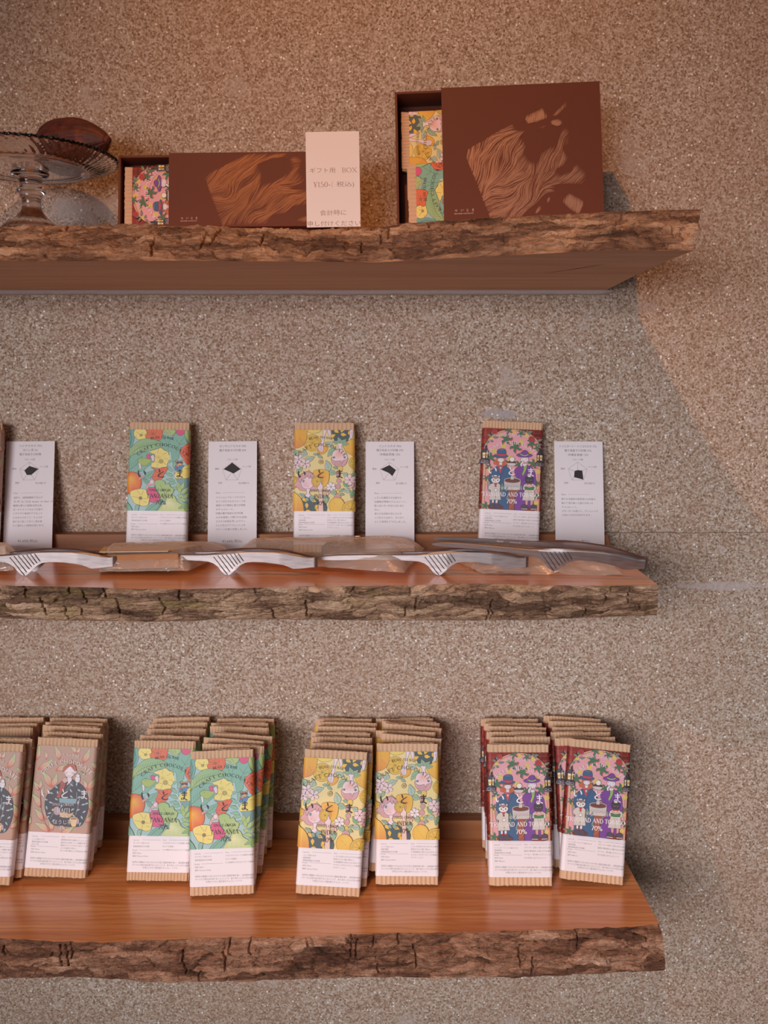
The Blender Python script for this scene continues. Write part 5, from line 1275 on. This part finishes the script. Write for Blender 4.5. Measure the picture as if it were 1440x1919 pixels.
pod = bm_obj('cacao_pod', bm, pod_t.m, None, True); tag(pod, 'dried dark red-brown cacao pod lying on the glass cake stand', 'cacao pod')
bm = bmesh.new(); lathe(bm, [(0, .0560), (.0058, .0560), (.0044, .0602), (.0034, .0616), (0, .0616)], 20, None, False)
bm_obj('stalk_end', bm, pod_t.m, pod, True)
px_ = at_d(136, 270, STAND_D-.015)
pod.matrix_world = Matrix.Translation((px_.x, -(STAND_D-.018), Z_TOP+.0815*.93+.0305)) @ Matrix.Rotation(math.radians(-32), 4, 'Z') @ Matrix.Rotation(math.radians(93), 4, 'Y') @ Matrix.Rotation(.35, 4, 'Z')

# ------------------------------------------------------------------ steel serving tongs
T_UP = [(0, 21.0), (-7.8, 21.0), (-19.6, 23.7), (-32.3, 26.2), (-47, 27.8), (-66.6, 28.1), (-86.2, 27.8), (-101, 26.7), (-113.7, 24.7), (-125.4, 23.3), (-150, 22.6), (-185, 21.8), (-215, 20.6), (-232, 18.8), (-236, 16.8)]
T_LO = [(0, 9.6), (-6.4, 9.3), (-17.6, 8.0), (-25.5, 7.8), (-30.4, 10), (-35.3, 12), (-42, 13.4), (-56.8, 15.4), (-70.6, 15.9), (-78.4, 14.9), (-84.3, 12), (-91, 6), (-96, 1.2), (-99, 0), (-102.4, 1.2), (-106, 4), (-110.7, 10), (-115.6, 13.4), (-121.5, 15.3), (-130, 15.9), (-150, 16.3), (-185, 15.8), (-215, 14.6), (-232, 14.4), (-236, 15.6)]
def arm_y(x):                                   # plan: how far each arm swings from the middle of the tongs
    return np.interp(-x, [0, 8, 40, 90, 130, 180, 236], [4.0, 5.0, 9.5, 13.5, 12.0, 9.0, 7.5])
def tongs_parts(root):
    M_ = M_STEEL; mm = 0.001
    xs = np.concatenate([np.linspace(-2.5, -80, 50), np.linspace(-81, -125, 60), np.linspace(-127, -236, 40)])
    up = lambda x: np.interp(-x, [-p[0] for p in T_UP], [p[1] for p in T_UP]); lo = lambda x: np.interp(-x, [-p[0] for p in T_LO], [p[1] for p in T_LO])
    for sgn in (-1, 1):                         # -1 is the arm nearer the viewer
        V = []; Fc = []; NZ = 14
        for x in xs:
            y = arm_y(x)*sgn
            for side in (0, 1):
                yy = y + sgn*(0.7 if side == 0 else -0.7)
                for k in range(NZ+1):
                    f = k/NZ; z = lo(x) + (up(x)-lo(x))*f
                    # rolled upper lip, thinner at the rims
                    yo = -sgn*(1.8 if side == 0 else 1.6)*max(0, (f-.86)/.14)**1.5
                    V.append((x*mm, (yy+yo)*mm, z*mm))
        S_ = 2*(NZ+1)
        for i in range(len(xs)-1):
            a, b = i*S_, (i+1)*S_
            for side in (0, 1):
                for k in range(NZ):
                    q = (a+side*(NZ+1)+k, b+side*(NZ+1)+k, b+side*(NZ+1)+k+1, a+side*(NZ+1)+k+1); Fc.append(q)
            for k in (0, NZ): Fc.append((a+k, b+k, b+NZ+1+k, a+NZ+1+k))
        for i in (0, len(xs)-1):
            a = i*S_
            for k in range(NZ): Fc.append((a+k, a+k+1, a+NZ+2+k, a+NZ+1+k))
        bm = bmesh.new(); vs_ = [bm.verts.new(v) for v in V]
        for f in Fc: bm.faces.new([vs_[i] for i in f])
        arm = bm_obj('arm', bm, M_, root, True)
        arm.data.set_sharp_from_angle(angle=math.radians(40)) if hasattr(arm.data, 'set_sharp_from_angle') else None
        # seven raised grip ribs on the flared fin
        bm = bmesh.new()
        R_ = [((110, 395), (265, 590)), ((160, 380), (290, 550)), ((210, 375), (325, 515)), ((260, 368), (352, 487)), ((310, 362), (382, 462)), ((355, 355), (415, 445)), ((400, 352), (450, 425))]
        for (x0, z0), (x1, z1) in R_:
            A = Vector(((x0-1280)*.098, 0, (602-z0)*.098)); B = Vector(((x1-1280)*.098, 0, (602-z1)*.098))
            A.y = (arm_y(A.x)+.7)*sgn; B.y = (arm_y(B.x)+.7)*sgn
            dr = (B-A); L = dr.length; q = dr.to_track_quat('Z', 'Y').to_matrix().to_4x4()
            r = bmesh.ops.create_uvsphere(bm, u_segments=12, v_segments=8, radius=1.0)
            for v in r['verts']:
                c = v.co.copy(); zz = c.z*1.05 + (L/2 if c.z > 0 else -L/2)
                v.co = (Matrix.Translation((A+B)/2) @ q @ Vector((c.x*1.25, c.y*.58, zz)))*mm
        bm_obj('grip_ribs', bm, M_, arm, True)
        if sgn == 1:                            # cross-hatched gripping tip inside the rear arm
            bm = bmesh.new()
            for i in range(13):
                for k in range(3):
                    x = -214-i*1.6; z = 15.6+k*1.5; y = arm_y(x)-.75
                    r = bmesh.ops.create_cube(bm, size=.9*mm)
                    for v in r['verts']: v.co = Matrix.Rotation(PI/4, 4, 'Y') @ v.co + Vector((x*mm, y*mm, z*mm))
            bm_obj('gripping_tip', bm, M_, arm)
            a = Art(); a.frame([(0, 0), (100, 0), (100, 10), (0, 10)], [(-.166, .0220), (-.126, .0220), (-.126, .0180), (-.166, .0180)])
            a.text('Zwiel', 4, 8.2, 8, '#e9e4e0'); a.text('MANUFACTURE', 40, 7.4, 4.5, '#e9e4e0')
            a.build('engraving', lambda u, v, h: (u, (arm_y(u*1000)-.78)*mm-h, v), (-.18, -.1, 0, .03), mat=M_CARDP, parent=arm)
    # sprung bend that joins the arms
    V = []; Fc = []; n = 18
    for i in range(n+1):
        a = -PI/2 + PI*i/n
        for rr in (4.9, 3.5):
            for z in (9.4, 21.0): V.append(((rr*math.cos(a)*.8-2.6)*mm, rr*math.sin(a)*mm, z*mm))
    for i in range(n):
        a, b = i*4, i*4+4
        Fc += [(a, b, b+1, a+1), (a+2, a+3, b+3, b+2), (a, a+2, b+2, b), (a+1, b+1, b+3, a+3)]
    bm = bmesh.new(); vs_ = [bm.verts.new(v) for v in V]
    for f in Fc: bm.faces.new([vs_[i] for i in f])
    o = bm_obj('spring_bend', bm, M_, root, True).data.set_sharp_from_angle(angle=math.radians(50))
tong0 = empty('serving_tongs'); tongs_parts(tong0); tongs = [tong0] + [copy_tree(tong0) for _ in range(3)]
def set_tongs(o, end_px, fin_px, lift, pitch, label, yaw=None, tilt=0.0):
    """end_px: lower front corner of the bend; fin_px: foot of the near fin, which stands on the shelf"""
    F = at_z(*fin_px, Z_MID + lift)
    E = at_z(*end_px, Z_MID + lift + .0094 if yaw is None else Z_MID + .0005)
    y_ = math.atan2(E.y-F.y-.009, E.x-F.x) if yaw is None else yaw
    R = Matrix.Rotation(y_, 4, 'Z') @ Matrix.Rotation(pitch, 4, 'Y') @ Matrix.Rotation(tilt, 4, 'X')
    loc = F - R @ Vector((-.099, -.0142, 0)); o.matrix_world = Matrix.Translation(loc) @ R
    tag(o, label, 'tongs', 'steel tongs on the middle shelf')
set_tongs(tongs[0], (206, 1059), (46, 1079.5), .0003, 0, 'steel tongs lying before the white HAITI card at the left end of the middle shelf', -0.03)
set_tongs(tongs[1], (576, 1066), (427, 1078.5), .0003, 0, 'steel tongs reaching left into the flat kraft sample bag', -0.10)
set_tongs(tongs[2], (986, 1065), (823, 1078.5), .0003, 0, 'steel tongs with tips inside the clear sample bag in the middle of the shelf', -0.10)
set_tongs(tongs[3], (1200, 1080), (1038, 1071), .0085, math.radians(4.2), 'steel tongs lying slantwise on the crumpled bag, at the right end of the middle shelf', -0.16, 0.26)

# ------------------------------------------------------------------ cellophane sample bags
def film_bag(corners, thick, seed, crumple, nx=90, ny=40, backk=1.0):
    """pillow of two film sheets over plan corners (left-back, right-back, right-front, left-front), heights included"""
    bm = bmesh.new(); sheets = []
    for side in (1, 0):
        G = []
        for j in range(ny+1):
            row = []
            for i in range(nx+1):
                u, v = i/nx, j/ny
                P = (corners[0]*(1-u)+corners[1]*u)*(1-v) + (corners[3]*(1-u)+corners[2]*u)*v
                ed = min(1, 9*min(u, 1-u))*min(1, 11*v)*min(1, 6*(1-v)); ed = ed**.5*min(1, backk+(1-backk)*v/.62)
                n1 = fbm(np.array([u*9+seed]), np.array([v*5+side*9]), seed, 4)[0]-.5
                n2 = 1-abs(2*fbm(np.array([u*5+v*3+seed]), np.array([v*7-u*4+side*5]), seed+4, 4)[0]-1)
                h = (thick*ed if side else .0004) + crumple*(n1*.9+(n2-.7)*.9)*(1 if side else .12)
                rag = .0025*(fbm(np.array([v*14.]), np.array([u*3.]), seed+8, 3)[0]-.5)*(1 if u in (0, 1) else 0)
                row.append(bm.verts.new((P.x+rag, P.y, P.z+max(h, .0002))))
            G.append(row)
        sheets.append(G)
        for j in range(ny):
            for i in range(nx): bm.faces.new((G[j][i], G[j+1][i], G[j+1][i+1], G[j][i+1]))
    return bm
def on(x, y, dz=0.0): p = at_z(x, y, Z_MID+dz); p.z = Z_MID+dz; return p
def bag_print(name, items, corners_px, dz, parent, col='#efe8e2'):
    a = Art(); a.frame([(0, 0), (1000, 0), (1000, 300), (0, 300)], [(0, 1), (1, 1), (1, 0), (0, 0)])
    for kind, t, x, y, s_, w_ in items:
        if kind == 't': a.serif(t, x, y, s_, col, width=w_, wt=.16)
        else: a.kana(t, x, y, s_, col)
    L0, R0, R1, L1 = corners_px
    def m(u, v, h):
        P = (L0*(1-u)+R0*u)*v + (L1*(1-u)+R1*u)*(1-v); return P + Vector((0, 0, h*20))
    return a.build(name, m, (0, 1, 0, 1), (), mat=M_CARDP, parent=parent)
def quad_slab(name, c, th, mat, parent):
    bm = bmesh.new(); lo = [bm.verts.new(p) for p in c]; hi = [bm.verts.new(p+Vector((0, 0, th))) for p in c]
    bm.faces.new(lo[::-1]); bm.faces.new(hi)
    for i in range(4): bm.faces.new((lo[i], lo[(i+1) % 4], hi[(i+1) % 4], hi[i]))
    bmesh.ops.bevel(bm, geom=list(bm.edges), offset=min(.0008, th*.3), segments=2, affect='EDGES')
    return bm_obj(name, bm, mat, parent)
# kraft-backed bag under the second tongs
def sample_bag(label, corners, thick, crumple, seed, inside, backk=1.0):
    r = empty('sample_bag', (sum(c.x for c in corners)/4, sum(c.y for c in corners)/4, Z_MID)); tag(r, label, 'sample bag', 'cellophane sample bags on the middle shelf')
    o = Vector(r.location); cs = [c-o for c in corners]
    bm_obj('film', film_bag(cs, thick, seed, crumple, backk=backk), M_FILM, r, True)
    inside(r, lambda u, v, z: ((cs[0]*(1-u)+cs[1]*u)*(1-v) + (cs[3]*(1-u)+cs[2]*u)*v) + Vector((0, 0, z)))
    return r
M_KBAG = mat_plain('kraft_bag', '#a8764c', 0.7, 0.3, 0, (60, 0.3, '#8a5a36'))
M_LABEL = mat_plain('paper_label', '#efe3da', 0.7, 0.2)
M_PALEK = mat_plain('pale_paper', '#d3b896', 0.75, 0.2, 0, (80, 0.2, '#b8976f'))
def in_kraft(r, q):
    quad_slab('paper_sheet', [q(.0, .08, .0085), q(.80, .08, .0085), q(.74, .93, .0205), q(.0, .93, .0205)], .0010, M_PALEK, r)
    quad_slab('kraft_insert', [q(.0, .93, .0015), q(.86, .93, .0025), q(.86, .955, .0025), q(.0, .955, .0015)], .0165, M_KBAG, r)
    quad_slab('chocolate_piece', [q(.1, .15, .0015), q(.6, .15, .0015), q(.6, .5, .0015), q(.1, .5, .0015)], .006, M_CHOC, r)
    bag_print('bag_lettering', [('t', 'BEAN TO BAR', 640, 190, 30, 200), ('k', 'ma', 440, 215, 50, 0)], [q(0, 0, .0105), q(1, 0, .0105), q(1, 1, .0310), q(0, 1, .0310)], 0, r)
sample_bag('flat sample bag with kraft paper inside, between the left and second tongs', [on(196, 1034, 0), on(436, 1030, .006), on(356, 1070, .006), on(186, 1072, .004)], .0245, .0026, 3, in_kraft, .38)
def in_clear(r, q):
    quad_slab('paper_label', [q(.22, .10, .0150), q(.52, .10, .0150), q(.50, .62, .0232), q(.17, .62, .0232)], .0006, M_LABEL, r)
    for a_, b_ in (((.30, .12), (.26, .63)), ((.41, .12), (.38, .63))): 
        V = [q(a_[0], a_[1], .0172), q(a_[0]+.006, a_[1], .0172), q(b_[0]+.006, b_[1], .0242), q(b_[0], b_[1], .0242)]
        mesh('ruled_line', V, [(0, 1, 2, 3)], M_CRACK, r)
    mesh('ruled_line', [q(.205, .32, .0193), q(.44, .32, .0193), q(.44, .35, .0197), q(.205, .35, .0197)], [(0, 1, 2, 3)], M_CRACK, r)
    rnd = random.Random(5)
    for i in range(5):                          # broken tasting pieces
        u = .48+i*.034; s_ = rnd.uniform(.7, 1.0)
        quad_slab('chocolate_piece', [q(u, .14, .001), q(u+.03, .12+.02*i, .001), q(u+.031, .34*s_+.1, .001), q(u-.004, .46, .001)], .0125, M_CHOC, r)
    quad_slab('gold_fold', [q(.30, .04, .0165), q(.62, .03, .0165), q(.66, .11, .0185), q(.30, .13, .0188)], .0010, M_GOLD, r)
    bag_print('bag_lettering', [('t', 'BEAN TO BAR', 760, 150, 30, 200), ('t', 'CHOCOLATE', 520, 170, 30, 120), ('k', 'ma', 620, 190, 56, 0)], [q(0, 0, .0192), q(1, 0, .0192), q(1, 1, .0300), q(0, 1, .0300)], 0, r)
M_GOLD = mat_plain('gold_edge', '#f0d9b0', 0.3, 0.5, 1.0, (500, 1.0, '#d9b98a'))
sample_bag('clear cellophane sample bag with gold edge and white label, in the middle of the shelf', [on(452, 1034, 0), on(797, 1026, .006), on(758, 1074, .006), on(440, 1052, .003)], .0250, .0046, 12, in_clear, .66)
def in_crumple(r, q):
    quad_slab('paper_label', [q(.10, .30, .0085), q(.26, .30, .0085), q(.26, .62, .0085), q(.08, .62, .0085)], .0006, M_LABEL, r)
    for i in range(3): quad_slab('chocolate_piece', [q(.30+i*.05, .3, .001), q(.345+i*.05, .28, .001), q(.345+i*.05, .6, .001), q(.30+i*.05, .62, .001)], .005, M_CHOC, r)
sample_bag('crumpled clear sample bag lying under the slanting right-hand tongs', [on(822, 1038, 0), on(1105, 1048, 0), on(1170, 1079, 0), on(905, 1076, 0)], .013, .0085, 21, in_crumple)
sample_bag('sliver of kraft sample bag at the left edge, behind the left tongs', [on(-120, 1036, 0), on(32, 1034, 0.004), on(28, 1070, .006), on(-120, 1072, .004)], .0245, .004, 5, lambda r, q: quad_slab('kraft_insert', [q(.02, .1, .0012), q(.9, .1, .0012), q(.9, .6, .0012), q(.02, .6, .0012)], .006, M_KBAG, r), .4)
